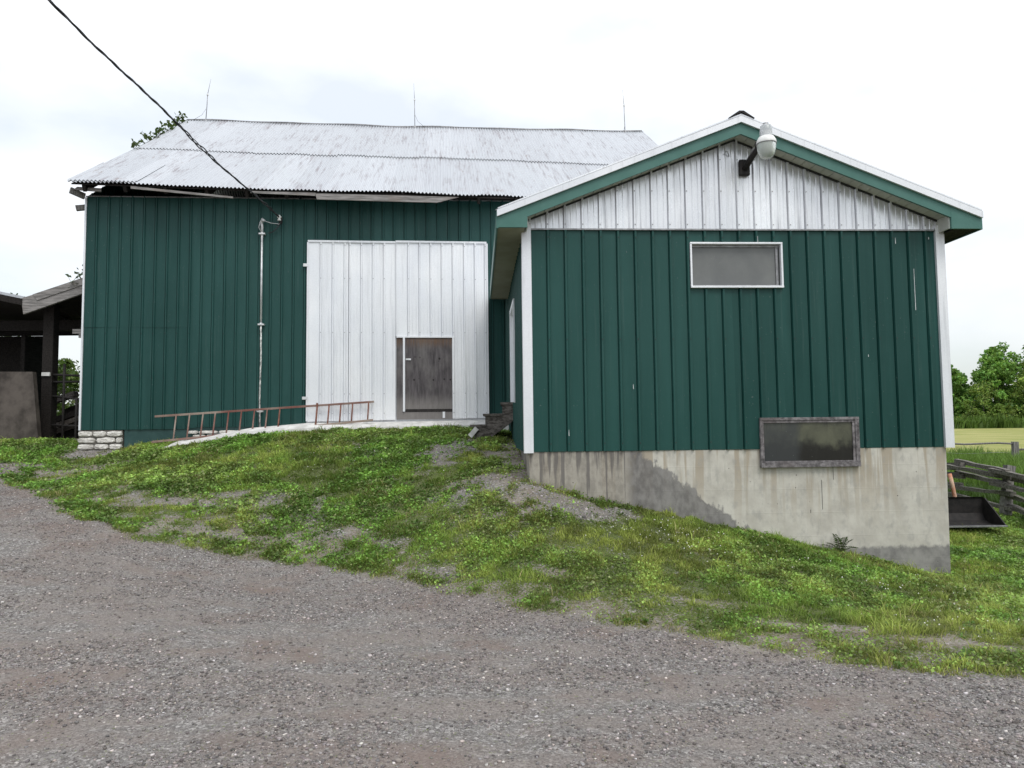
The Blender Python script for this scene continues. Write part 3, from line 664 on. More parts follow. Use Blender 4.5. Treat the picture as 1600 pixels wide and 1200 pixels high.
mb = MB(); mb.lathe([(.001, -.055), (.035, -.05), (.038, -.03), (.024, -.02), (.024, .0), (.042, .01), (.042, .035), (.02, .045), (.022, .06), (.001, .07)], (0, -.12, .02), 14); mb.build('spool', M['ceramic'], t)
mb = MB()
c0 = B_(3.83, -.16, 5.99); c1 = Vector((-5.63, 8.4, 7.60)); far = c0+(c1-c0)*2.6
far.z = c1.z+(c1.z-c0.z)*1.15
NS = 520; strands = [[] for _ in range(3)]
dv = (far-c0).normalized(); sa = dv.cross(Vector((0, 0, 1))).normalized(); sb = sa.cross(dv)
for i in range(NS+1):
    tt = i/NS; p = c0.lerp(far, tt); sag = -.42*4*tt*(1-tt); p.z += sag
    spread = .010+.016*max(0, math.sin(tt*37+1.3*math.sin(tt*11)))**2*(0 if tt < .02 else 1)
    a = tt*150+1.2*math.sin(tt*23)
    p.z += .02*math.sin(tt*31)
    for k in range(3):
        q = a+k*2.094; rr = spread*(1.0 if k else .6); strands[k].append(p+sa*math.cos(q)*rr+sb*math.sin(q)*rr)
for k in range(3): mb.tube(strands[k], .0105 if k else .007, 5)
mb.tube([c0, c0+B_(.02, .03, -.12)-Vector((BO[0], BO[1], 0)), B_(3.80, -.12, 5.80), B_(3.7, -.10, 5.70), B_(3.6, -.09, 5.67)], .010, 6)
mb.tube([c0, B_(3.86, -.13, 5.88), B_(3.78, -.12, 5.83), B_(3.75, -.1, 5.86)], .008, 6)
tag(mb.build('overhead_cable', M['cable']), 'dark twisted electric cable slanting down across the sky to the barn wall', 'cable')

# concrete apron
mb = MB(); prof = [(1.75, 1.36, 1.30), (2.05, 1.47, 1.35), (2.5, 1.535, 1.41), (3.3, 1.68, 1.56), (4.4, 1.765, 1.655), (6, 1.775, 1.665), (7.6, 1.79, 1.69), (8.6, 1.80, 1.70)]
vs = []; fs = []
for (u, zb, zf) in prof: vs += [(u, 0.01, zb), (u, -.42-.03*math.sin(u*3), zb-.02), (u, -.80-.05*math.sin(u*4), zf), (u, -.86-.05*math.sin(u*4), zf-.3)]
for i in range(len(prof)-1):
    for k in range(3): fs.append((i*4+k, i*4+k+1, i*4+5+k, i*4+4+k))
mb.add(vs, fs); ap = mb.build('concrete_apron', M['apron'], None, BO); ap.rotation_euler = (0, 0, BTH); ap['kind'] = 'structure'

# ladder lying on its side against the wall
t = thing('ladder', 'long rusty red ladder lying on its side along the bottom of the barn wall', 'ladder', B_(1.5, -.5, 1.42), BTH)
L0, L1 = Vector((0.05, .0, .0)), Vector((4.27, -.03, .385)); U0, U1 = Vector((-.02, .30, .50)), Vector((4.25, .36, .765))
for a, b in ((L0, L1), (U0, U1)):
    mb = MB(); mb.beam(a, b, .026, .042); mb.build('rail', M['fibreglass'], t, bevel=.004)
for k in (.095, .155, .215, .27, .33, .388, .447, .505, .563, .735, .79, .845, .90, .975):
    a = L0.lerp(L1, k); b = U0.lerp(U1, k); mb = MB(); mb.tube([a, b], .015 if k != .735 else .018, 8); mb.build('rung', M['rust'] if k > .56 else M['fibreglass'], t)
mb = MB(); a = L0.lerp(L1, .735); b = U0.lerp(U1, .735); mb.beam(b-Vector((0, .02, .03)), b+Vector((0, -.02, .05)), .035, .035, (0, 1, 0)); mb.build('rung_lock', M['rust'], t)

# ================================================================ ADDITION
add = thing('barn_addition', 'smaller green steel sided barn wing with bare metal gable on a stained concrete foundation', 'barn wing', AO, ATH)
AW, ADP = 5.60, 5.78
r0 = .317; aribs = [r0+i*.2319 for i in range(23)]
w1 = (2.21, 3.425, 3.45, 4.01); w2 = (3.07, 4.365, 1.11, 1.67)
mb = MB(); siding(mb, .08, 5.56, aribs, 1.30, 4.20, [w1, (w2[0], w2[1], 1.0, w2[3])], .025, 0., None, False, .016, 11., screws=(4.1, 2.75, 1.4))
mb.mi = 2
for (su, z0_, z1_) in ((5.225, 3.12, 3.68), (4.99, 4.02, 4.10), (3.11, 4.03, 4.12), (5.45, 4.08, 4.11), (1.4, 2.1, 2.16), (4.55, 2.5, 2.53), (.55, 1.5, 1.58)):
    mb.add([(su-.003, -.0295, z0_), (su+.004, -.0295, z0_), (su+.002, -.0295, z1_), (su-.002, -.0295, z1_)], [(0, 1, 2, 3)])
mb.build('siding_panel', [M['green2'], M['joint'], M['pipe']], add)
slope = .395; apx = 2.83
def gz(u): return 5.455-slope*abs(u-apx)*.985
gribs = [.10+i*.2319 for i in range(24)]
gribs = [r0+i*.2319-.005 for i in range(-1, 24)]
mb = MB(); siding(mb, .0, 5.62, gribs, 4.215, gz, (), .022, -.008, None, True, .012, 13., screws=(4.27, 4.72, 5.15))
mb.build('gable_panel', [M['gable'], M['steel']], add)
mb = MB(); mb.box(.07, 5.57, -.034, -.005, 4.195, 4.215); mb.build('gable_flashing', M['steel'], add)
mb = MB(); mb.box(-.01, .092, -.035, .02, 1.285, 4.30); mb.box(-.03, -.01, -.035, .09, 1.285, 4.25); mb.build('corner_trim', M['trim'], add)
mb = MB(); mb.box(5.545, 5.645, -.035, .02, 1.29, 4.27); mb.box(5.645, 5.665, -.035, .09, 1.29, 4.25); mb.build('corner_trim', M['trim'], add)
# side walls
mb = MB(); siding(mb, .09, ADP-.02, [.3+i*.2319 for i in range(24)], 1.30, 4.3, [(2.25, 3.35, 2.05, 3.62)], .02, 0., lambda a, v, z: (v, a, z), True, seed=15.); mb.build('side_wall', M['green2'], add)
mb = MB(); siding(mb, .09, ADP-.02, [.3+i*.2319 for i in range(24)], 1.30, 4.3, (), .02, 0., lambda a, v, z: (5.62-v, a, z), True, seed=16.); mb.build('side_wall', M['green2'], add)
mb = MB(); mb.box(.02, .05, 2.25, 3.35, 2.05, 3.62); sd = mb.build('side_door', M['trim'], add)
mb = MB(); mb.box(-.04, .02, 2.17, 2.25, 2.02, 3.7); mb.box(-.04, .02, 3.35, 3.43, 2.02, 3.7); mb.box(-.04, .02, 2.25, 3.35, 3.62, 3.7); mb.build('door_frame', M['trim'], sd)
# foundation
mb = MB(); vs = []
pts = [(.035, 1.297), (5.575, 1.297), (5.548, -.9), (.07, -.9)]
mb.add([(u, .012, z) for u, z in pts]+[(u, ADP+(.0 if z > 0 else 0), z) for u, z in pts], [(3, 2, 1, 0)[::-1], (4, 5, 6, 7)[::-1], (0, 1, 5, 4), (1, 2, 6, 5), (3, 0, 4, 7)])
mb.f = mb.f; mb.build('foundation', M['concrete'], add)
mb = MB(); mb.box(.03, .06, .0, .03, 1.2, 1.21)
# roof + rakes + soffit
EU0, EU1, OV = -.345, 6.0, .28
def rz(u): return 5.635-slope*abs(u-apx)
ELEN = 4.6
def rp_(u): return rz(u)
mb = MB()
for (a, b) in ((EU0, apx), (apx, EU1)):
    n = 28; us = np.linspace(a, b, n+1); vs = []; fs = []
    for vv in (-OV-.03, ADP+.3 if False else ADP-.05):
        for u in us: vs.append((u, vv, rp_(u)))
    for i in range(n): fs.append((i, i+1, n+2+i, n+1+i))
    mb.add(vs, fs)
for (s_, e_) in ((EU0, apx), (apx, EU1)):
    for i in range(28):
        y = -OV-.02+i*.2135
        mb.beam((s_, y, rp_(s_)+.010), (e_, y, rp_(e_)+.010), .03, .018)
mb.build('roof', M['gable'], add)
mb = MB()
def rake(v0, t, up, dn, u0=EU0, u1=EU1):
    for (a, b) in ((u0, apx), (apx, u1)):
        mb.quadbox([(a, v0, rp_(a)-dn), (b, v0, rp_(b)-dn), (b, v0, rp_(b)-up), (a, v0, rp_(a)-up)], t)
rake(-OV-.035, .03, .004, .088, EU0-.012, EU1+.012); mb.build('rake_trim', M['trim'], add)
mb = MB(); rake(-OV-.012, .03, -.012, -.004, EU0-.03, EU1+.03); mb.build('roof_edge', M['steel'], add)
mb = MB(); rake(-OV, .03, .085, .235); 
SZ = 4.165
fl = rp_(EU0)-.235; fr = rp_(EU1)-.235
# boxed returns at both eaves
mb.add([(EU0, -OV-.002, SZ-.01), (.03, -OV-.002, SZ-.01), (.03, -OV-.002, rp_(.03)-.1), (EU0, -OV-.002, rp_(EU0)-.1), (EU0, -OV+.03, SZ-.01), (.03, -OV+.03, SZ-.01), (.03, -OV+.03, rp_(.03)-.1), (EU0, -OV+.03, rp_(EU0)-.1)],
       [(0, 1, 2, 3), (7, 6, 5, 4), (0, 4, 5, 1), (1, 5, 6, 2), (3, 7, 4, 0)])
mb.add([(5.60, -OV-.002, SZ-.01), (EU1, -OV-.002, SZ-.01), (EU1, -OV-.002, rp_(EU1)-.1), (5.60, -OV-.002, rp_(5.6)-.1), (5.60, -OV+.03, SZ-.01), (EU1, -OV+.03, SZ-.01), (EU1, -OV+.03, rp_(EU1)-.1), (5.60, -OV+.03, rp_(5.6)-.1)],
       [(0, 1, 2, 3), (7, 6, 5, 4), (0, 4, 5, 1), (1, 5, 6, 2), (3, 7, 4, 0)])
mb.build('gable_fascia', M['green_flat'], add)
mb = MB(); mb.box(EU0-.02, EU0, -OV+.0, ELEN, SZ-.02, rp_(EU0)-.01); mb.build('eave_fascia', M['green_flat'], add); mb = MB(); mb.box(EU1, EU1+.02, -OV, ADP-.05, SZ-.02, rp_(EU1)-.01); mb.build('eave_fascia', M['green_flat'], add)
mb = MB()
for sgn in (-1, 1):
    q = .0
    while q < 2.78:
        a = apx+sgn*q; b = apx+sgn*min(q+.125, 2.79); lo, hi = min(a, b), max(a, b)
        za, zb = rp_(lo)-.20, rp_(hi)-.20
        mb.add([(lo+.003, -OV+.03, za), (hi-.003, -OV+.03, zb), (hi-.003, .0, zb), (lo+.003, .0, za), (lo+.003, -OV+.03, za+.01), (hi-.003, -OV+.03, zb+.01), (hi-.003, .0, zb+.01), (lo+.003, .0, za+.01)],
               [(3, 2, 1, 0), (4, 5, 6, 7), (0, 1, 5, 4), (2, 3, 7, 6), (1, 2, 6, 5), (3, 0, 4, 7)]); q += .128
mb.build('gable_soffit', M['soffit'], add)
mb = MB()
for (a, b) in ((.06, apx), (apx, 5.58)): mb.quadbox([(a, -.030, rp_(a)-.225), (b, -.030, rp_(b)-.225), (b, -.030, rp_(b)-.203), (a, -.030, rp_(a)-.203)], .02)
mb.build('soffit_moulding', M['joint'], add)
mb = MB(); mb.box(EU0, -.0, -OV+.03, ELEN, SZ-.008, SZ+.01); mb.box(EU0, 0., ELEN, ELEN+.02, SZ-.02, rp_(EU0)); mb.build('eave_soffit', M['soffit_ply'], add)
mb = MB(); mb.box(5.66, EU1, -OV+.03, ADP-.05, SZ-.008, SZ+.01); mb.box(5.62, 5.66, -.02, .0, 4.22, 4.42); mb.build('eave_soffit', M['wood_dark'], add)
mb = MB(); mb.box(5.585, 5.605, -OV+.03, -.0, SZ+.0, rp_(5.6)-.2); mb.build('return_end', M['soffit'], add); mb = MB(); mb.box(.02, .035, -OV+.03, .0, SZ, rp_(.03)-.2); mb.build('return_end', M['soffit'], add)
mb = MB(); vs = []
for vv in (-OV-.05, ADP-.05):
    vs += [(apx-.17, vv, rp_(apx-.17)+.028), (apx-.03, vv, rp_(apx)+.055), (apx+.03, vv, rp_(apx)+.055), (apx+.17, vv, rp_(apx+.17)+.028), (apx+.17, vv, rp_(apx+.17)+.02), (apx, vv, rp_(apx)+.035), (apx-.17, vv, rp_(apx-.17)+.02)]
mb.add(vs, [(i, (i+1) % 7, 7+(i+1) % 7, 7+i) for i in range(7)]+[(6, 5, 4, 3, 2, 1, 0), tuple(range(7, 14))]); mb.build('ridge_cap', M['black'], add)
# windows
def window(u0, u1, z0, z1, fw, fmat, pane, vfr, rec, sill=False):
    mb = MB()
    mb.box(u0-.015, u1+.015, vfr, .02, z1, z1+fw); mb.box(u0-.015, u1+.015, vfr-.004, .02, z0-fw*(1.6 if sill else 1.1), z0)
    mb.box(u0-.015, u0+fw*.4, vfr+.003, .02, z0, z1); mb.box(u1-fw*(1.0 if sill else .4), u1+.015, vfr+.003, .02, z0, z1)
    f = mb.build('window', fmat, add, bevel=.003)
    mb = MB(); mb.box(u0+.01, u1-.01, rec-.03, rec, z1-.03, z1-.002); mb.box(u0+.012, u1-.012, rec-.032, rec, z0+.002, z0+.022); mb.box(u0+fw*.4, u0+fw*.4+.018, rec-.026, rec, z0+.022, z1-.03); mb.box(u1-fw-.035, u1-fw-.005, rec-.026, rec, z0+.022, z1-.03); mb.build('sash', M['wood_win'] if sill else M['steel'], f)
    mb = MB(); mb.box(u0, u1, rec-.01, rec, z0, z1); mb.build('pane', pane, f)
    mb = MB(); mb.box(u0-.01, u1+.01, rec+.002, rec+.02, z0-.02, z1+.02); mb.build('window_back', M['wood_dark'], f)
    return f
tag(window(w1[0], w1[1], w1[2], w1[3], .024, M['trim'], M['pane1'], -.04, .05), label='upper window with thin white trim and dusty grey pane')
tag(window(w2[0], w2[1], w2[2]+.01, w2[3], .038, M['wood_win'], M['pane2'], -.045, -.005, True), label='lower window with weathered grey wooden frame and dirty dark pane with painted reflections')
mb = MB(); mb.tube([(2.705, -.02, 5.235), (2.70, -.06, 5.25), (2.73, -.065, 5.245), (2.76, -.02, 5.20)], .006, 6); mb.build('wire_hook', M['steel'], add)

# yard light
t = thing('yard_light', 'white dusk to dawn lamp on a black arm below the peak of the metal gable', 'yard light', A_(2.95, -.03, 5.04), ATH)
mb = MB(); mb.box(-.068, .068, -.05, .0, -.11, .10); mb.build('mounting_plate', M['black'], t, bevel=.006)
mb = MB(); mb.tube([(0, -.04, -.02), (.03, -.15, .05), (.06, -.32, .12), (.075, -.42, .155)], [.045, .038, .032, .03], 12); mb.build('arm', M['black'], t)
mb = MB(); mb.tube([(0, -.06, .04), (.02, -.16, .11), (.05, -.33, .17)], .008, 6); mb.build('lamp_wire', M['steel'], t)
mb = MB(); mb.box(.035, .10, -.42, -.30, .13, .22); mb.build('arm_clamp', M['black'], t, bevel=.01)
LC = (.08, -.56, .0)
mb = MB(); mb.lathe([(.118, .095), (.122, .10), (.122, .112), (.117, .14), (.095, .18), (.078, .188), (.0, .19)], LC, 28); mb.build('housing', M['lampwhite'], t)
mb = MB(); mb.lathe([(.116, .095), (.112, .03), (.098, -.03), (.078, -.065), (.05, -.082), (.0, -.085)], LC, 28); mb.build('refractor', M['refractor'], t)
mb = MB(); mb.lathe([(.116, .092), (.123, .092), (.123, .10), (.116, .10)], LC, 28); mb.build('rim', M['steel'], t)
mb = MB(); mb.lathe([(.078, .188), (.077, .25), (.069, .325), (.055, .338), (.0, .34)], LC, 24); mb.build('clear_cover', M['clear'], t)
mb = MB(); mb.lathe([(.05, .19), (.05, .26), (.0, .27)], LC, 16); mb.build('ballast', M['lampwhite'], t)
mb = MB(); mb.lathe([(.035, .338), (.035, .365), (.012, .375), (.0, .377)], LC, 16); mb.build('photocell', M['steel'], t)

# steps to the side door
t = thing('wooden_steps', 'three old grey wooden steps up to the side door where the barns meet', 'steps', (0, 0, 0), 0)
yf, yb = 11.95, 12.85
for (x0, x1, z) in ((-.18, .02, 2.05), (-.48, -.17, 1.86), (-.70, -.45, 1.68)):
    mb = MB(); mb.box(x0-.02, x1, yf-.03, yb, z-.04, z); mb.build('tread', M['wood_step'], t, bevel=.004)
for y in (yf, yb-.04):
    mb = MB(); P = [(-.64, 1.40), (-.44, 1.40), (.02, 1.74), (.02, 2.01), (-.17, 2.01), (-.17, 1.82), (-.46, 1.82), (-.46, 1.64), (-.66, 1.64)]
    vs = [(a, y, b) for a, b in P]+[(a, y+.04, b) for a, b in P]; n = len(P)
    mb.add(vs, [tuple(range(n)), tuple(range(2*n-1, n-1, -1))]+[(i, n+i, n+(i+1) % n, (i+1) % n) for i in range(n)]); mb.build('stringer', M['wood_step'], t)
mb = MB(); mb.box(-.45, -.43, yf+.04, yb-.05, 1.66, 1.82); mb.box(-.15, -.13, yf+.04, yb-.05, 1.84, 2.0); mb.build('riser', M['wood_dark'], t)
mb = MB(); mb.beam((-.72, yf-.05, 1.48), (-.60, yf-.05, 1.62), .05, .08); mb.build('foot_block', M['apron'], t)

# ================================================================ OPEN SHED at the left
SH = thing('open_shed', 'dark old open fronted shed with weathered fascia board left of the barn', 'shed', (-10.0, 15.2, 1.2), 0)
o0 = Vector((-10.0, 15.2, 1.2))
def sh(x, y, z): return (x-o0.x, y-o0.y, z-o0.z)
def shbox(nm, x0, x1, y0, y1, z0, z1, m_, lab=None):
    mb = MB(); mb.box(x0-o0.x, x1-o0.x, y0-o0.y, y1-o0.y, z0-o0.z, z1-o0.z); o = mb.build(nm, m_, SH)
    if lab: o['label'] = lab
    return o
mb = MB()     # right roof wing: front edge rises to the right; sheets run back
def wing(x0, x1, za, zb, y0, y1, zb0, zb1, t=.05, mt='roof'):
    mb.add([sh(x0, y0, za), sh(x1, y0, zb), sh(x1, y1, zb1), sh(x0, y1, zb0), sh(x0, y0, za+t), sh(x1, y0, zb+t), sh(x1, y1, zb1+t), sh(x0, y1, zb0+t)],
           [(3, 2, 1, 0), (4, 5, 6, 7), (0, 1, 5, 4), (1, 2, 6, 5), (2, 3, 7, 6), (3, 0, 4, 7)])
wing(-10.62, -9.0, 4.45, 5.02, 15.24, 18.2, 4.25, 4.25)
wing(-16, -10.64, 5.62, 4.45, 15.24, 18.15, 4.82, 4.17, .03); mb.mi = 1; wing(-16, -10.64, 5.7, 4.53, 15.2, 18.2, 4.9, 4.25)
for i in range(38):
    y = 15.22+i*.076; f_ = (y-15.2)/3.; mb.beam(sh(-16, y, 5.765-.8*f_), sh(-10.62, y, 4.592-.28*f_), .03, .02)
mb.build('roof', [M['wood_dark'], M['roof']], SH)
mb = MB(); mb.quadbox([sh(-10.60, 15.16, 4.20), sh(-9.1, 15.16, 4.72), sh(-9.1, 15.16, 5.03), sh(-10.66, 15.16, 4.55)], .06)
mb.quadbox([sh(-10.3, 15.14, 4.50), sh(-9.1, 15.14, 4.90), sh(-9.1, 15.14, 5.06), sh(-10.4, 15.14, 4.63)], .02)
mb.build('fascia_board', M['wood_h'], SH)
mb = MB(); mb.quadbox([sh(-16, 15.14, 5.55), sh(-10.63, 15.14, 4.40), sh(-10.63, 15.14, 4.54), sh(-16, 15.14, 5.71)], .04); mb.build('fascia_board', M['wood_dark'], SH)
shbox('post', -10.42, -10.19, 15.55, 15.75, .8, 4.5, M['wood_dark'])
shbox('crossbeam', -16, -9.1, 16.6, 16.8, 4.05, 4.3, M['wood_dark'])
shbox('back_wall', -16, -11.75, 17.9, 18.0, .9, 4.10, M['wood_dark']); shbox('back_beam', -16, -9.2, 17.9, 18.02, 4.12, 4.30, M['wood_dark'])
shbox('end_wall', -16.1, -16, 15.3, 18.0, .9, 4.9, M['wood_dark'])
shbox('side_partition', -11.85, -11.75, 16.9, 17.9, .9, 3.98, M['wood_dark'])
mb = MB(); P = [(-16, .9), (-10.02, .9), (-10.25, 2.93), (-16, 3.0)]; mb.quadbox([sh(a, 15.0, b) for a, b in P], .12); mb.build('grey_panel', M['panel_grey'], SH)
mb = MB(); mb.beam(sh(-9.72, 15.5, 3.86), sh(-8.95, 15.5, 3.86), .05, .10); mb.beam(sh(-9.55, 15.45, 3.76), sh(-8.95, 15.45, 3.74), .05, .1); mb.build('loose_board', M['wood_h'], SH)
mb = MB(); mb.box(*[a for a in (-.40, -.22, .31, .36, 1.68, 1.76)]); mb.build('paint_patch', M['apron'], SH)
t = thing('pipe_gate', 'dark steel pipe gate standing in the gap between shed and barn', 'gate', (-9.9, 15.6, 1.2), 0)
for a, b in (((-.45, 0, 1.72), (.35, 0, 1.68)), ((-.4, 0, 1.55), (.3, 0, 1.55)), ((-.4, 0, 1.25), (.52, 0, 1.13)), ((-.4, 0, .6), (.5, 0, .55))):
    mb = MB(); mb.tube([a, b], .025, 8); mb.build('bar', M['black'], t)
for x in (-.42, -.05, .24, .5):
    mb = MB(); mb.tube([(x, 0, -.3), (x, 0, {-.42: 1.75, -.05: 1.95, .24: 1.2, .5: 1.15}[x])], .028, 8); mb.build('upright', M['black'], t)
k = 0
TL = ['thick dark timber at the bottom of the pile between shed and barn', 'grey squared timber on the pile beside the barn corner', 'short pale timber at the front of the pile beside the barn', 'dark split timber leaning across the pile behind the gate', 'topmost light grey timber of the pile behind the gate', 'thin dark timber low on the pile nearest the barn corner', 'slanting timber at the back of the pile behind the gate', 'dark timber lying left on the pile behind the gate', 'broad dark timber in the middle of the pile behind the gate', 'broad dark timber lying flat at the back of the pile', 'squared dark timber on the bare soil at the foot of the pile', 'dark timber high at the back of the pile behind the gate']
for (x0, y0, z0, x1, y1, z1, w_) in ((-10.3, 16.6, 1.42, -9.1, 16.2, 1.40, .22), (-9.9, 16.3, 1.72, -9.0, 16.1, 1.98, .14), (-9.6, 15.9, 1.60, -8.95, 15.8, 1.80, .13), (-10.2, 16.7, 1.85, -9.2, 16.5, 2.15, .15), (-10.3, 16.9, 2.35, -9.7, 16.8, 2.55, .16), (-9.7, 15.8, 1.32, -8.95, 15.7, 1.50, .12), (-10.0, 17.2, 2.1, -9.3, 17.0, 2.35, .22), (-10.6, 16.9, 1.65, -9.8, 16.9, 1.7, .25),
      (-10.1, 16.4, 1.55, -9.0, 16.5, 1.62, .24), (-10.2, 17.3, 1.75, -9.0, 17.2, 1.95, .26), (-9.9, 16.0, 1.30, -8.9, 16.1, 1.34, .2), (-10.0, 17.1, 2.0, -8.9, 17.4, 2.1, .2)):
    mb = MB(); mb.beam((x0-.85, y0, z0), (x1-.72, y1, z1), w_, w_*.8, rough=.12, seg=4)
    tag(mb.build('timber', M['wood_dark'] if k not in (1, 4) else M['wood_step']), TL[k], 'timber', 'old timbers piled between shed and barn'); k += 1
mb = MB(); mb.box(-.35, .35, -.12, .12, -.1, .08); o = mb.build('brick_kerb', M['brick'], None, (-9.45, 14.9, 1.28), .02); tag(o, 'low reddish slab on the bare soil in front of the timber pile', 'slab')

# ================================================================ right side: bucket, implement, fences
t = thing('loader_bucket', 'black steel loader bucket lying open on the grass beside the right corner of the foundation', 'loader bucket', (8.3, 13.62, -.33), 0)
bx0, bx1 = -1.1, .93
mb = MB(); pr = [(-.28, .02), (.10, .0), (.28, .05), (.36, .18), (.34, .46), (.30, .50)]
vs = [];
for x in (bx0, bx1): vs += [(x, a, b) for a, b in pr]+[(x, a+.02, b-.02) for a, b in pr]
n = len(pr); fs = []
for i in range(n-1): fs += [(i, i+1, 2*n+i+1, 2*n+i), (n+i+1, n+i, 3*n+i, 3*n+i+1)]
fs += [(0, 2*n, 3*n, n), (n-1, 2*n-1, 4*n-1, 3*n-1)]
mb.add(vs, fs); mb.build('shell', M['black'], t)
for x in (bx0, bx1):
    mb = MB(); q = [(-.28, .02), (.10, .0), (.28, .05), (.36, .18), (.34, .46), (.28, .48)]
    mb.add([(x-.01, a, b) for a, b in q]+[(x+.015, a, b) for a, b in q], [tuple(range(6)), tuple(range(11, 5, -1))]+[(i, 6+i, 6+(i+1) % 6, (i+1) % 6) for i in range(6)]); mb.build('side_plate', M['black'], t)
mb = MB(); mb.box(bx0, bx1, -.33, -.27, .0, .025); mb.build('cutting_edge', M['steel'], t)
t = thing('farm_implement', 'dark farm implement with a rusty orange bar half hidden behind the foundation corner', 'farm implement', (8.60, 14.3, -.42), 0)
mb = MB(); mb.add([(-.75, 0, 0), (.22, 0, 0), (.12, 0, .85), (-.03, 0, 1.05), (-.12, 0, 1.65), (-.75, 0, 1.65)]+[(-.75, .3, 0), (.22, .3, 0), (.12, .3, .85), (-.03, .3, 1.05), (-.12, .3, 1.65), (-.75, .3, 1.65)],
       [(0, 1, 2, 3, 4, 5), (11, 10, 9, 8, 7, 6)]+[(i, 6+i, 6+(i+1) % 6, (i+1) % 6) for i in range(6)]); mb.build('body', M['black'], t)
mb = MB(); mb.tube([(.17, -.06, 1.02), (.21, -.07, .8), (.27, -.06, .45), (.33, -.02, .05)], .04, 8); mb.build('bar', M['orange'], t)
mb = MB(); mb.beam((-.4, .1, 1.05), (.45, .1, 1.0), .06, .07); mb.build('frame_bar', M['black'], t)
# split rail fence
t = thing('rail_fence', 'old grey split rail fence with a leaning post behind the loader bucket', 'fence', (10.3, 15.4, 0), 0)
fp = [(12.2, 26.0), (11.3, 20.6), (10.42, 16.6), (10.30, 14.9), (10.25, 13.2), (10.9, 9.8), (11.7, 6.6)]
def gzz(p): return h1(p[0], p[1])
for i, p in enumerate(fp):
    if i == 2: continue
    z = gzz(p); tilt = .22 if i == 3 else random.uniform(-.08, .08); mb = MB(); mb.beam((p[0]-10.3-.05, p[1]-15.4, z-.3), (p[0]-10.3+tilt, p[1]-15.4+.1, z+1.06), .17, .15, (0, 1, 0), .12, 5); mb.build('post', M['wood_v'], t)
for i in range(len(fp)-1):
    p, q = fp[i], fp[i+1]; z0, z1 = gzz(p), gzz(q)
    for h_ in (.22, .46, .70, .86, .97):
        j = lambda: random.uniform(-.04, .04)
        off = .10 if (i+int(h_*10)) % 2 else -.08
        a = Vector((p[0]-10.3+off, p[1]-15.4, z0+h_+j())); b = Vector((q[0]-10.3-off*.3, q[1]-15.4, z1+h_+j())); dd = (b-a).normalized()*.25
        mb = MB(); mb.beam(a-dd, b+dd, .10, .085, rough=.25, seg=5); mb.build('rail', M['rail'], t)
t = thing('wire_fence', 'far low fence with one top rail and wire along the edge of the hay field', 'fence', (21.3, 30, 0), 0)
wp = [(10.2, 30.5), (15.8, 30.2), (21.3, 30.0), (26.8, 29.6), (33, 29.2)]
for i, p in enumerate(wp):
    z = gzz(p); mb = MB(); mb.beam((p[0]-21.3, p[1]-30, z-.2), (p[0]-21.3+.02, p[1]-30, z+1.12), .2, .18, (0, 1, 0), .1, 3); mb.build('post', M['wood_v'], t)
for i in range(4):
    a, b = wp[i], wp[i+1]; za, zb = gzz(a)+(1.05 if i < 2 else .78), gzz(b)+(1.05 if i < 2 else .78)
    pts = [(a[0]+(b[0]-a[0])*k_/8-21.3, a[1]+(b[1]-a[1])*k_/8-30, za+(zb-za)*k_/8+.025*math.sin(k_*2.1)) for k_ in range(9)]
    mb = MB(); mb.tube(pts, .045, 6); mb.build('rail', M['wood_v'], t)
    mb = MB(); mb.tube([(p_[0], p_[1], p_[2]-.4) for p_ in pts], .006, 4); mb.build('wire', M['steel'], t)

# ================================================================ vegetation
def leaves_mesh(name, cen, size, rng, cols, aspect=.75, updir=.3):
    """each leaf a bent quad (two triangles) round its centre"""
    n = len(cen); nrm = rng.normal(size=(n, 3)); nrm[:, 2] = np.abs(nrm[:, 2])+updir; nrm /= np.linalg.norm(nrm, axis=1)[:, None]
    t = rng.normal(size=(n, 3)); t -= nrm*(t*nrm).sum(1)[:, None]; t /= np.linalg.norm(t, axis=1)[:, None]; b = np.cross(nrm, t)
    s = np.asarray(size)[:, None]
    a0 = cen-t*s*.5; a1 = cen+b*s*.5*aspect+nrm*s*.08; a2 = cen+t*s*.5; a3 = cen-b*s*.5*aspect+nrm*s*.08
    V = np.stack([a0, a1, a2, a3], 1).reshape(-1, 3); idx = np.arange(4*n); return V, np.full(n, 4), idx, np.repeat(cols, 4, 0)
def palette(n, rng, base, var=.25, dark=.35):
    k = rng.uniform(1-dark, 1+var, n)[:, None]; c = np.array(base)[None, :]*k; c[:, 0] *= rng.uniform(.85, 1.25, n); c = np.clip(c, 0, 1)
    return np.c_[c, np.ones(n)]
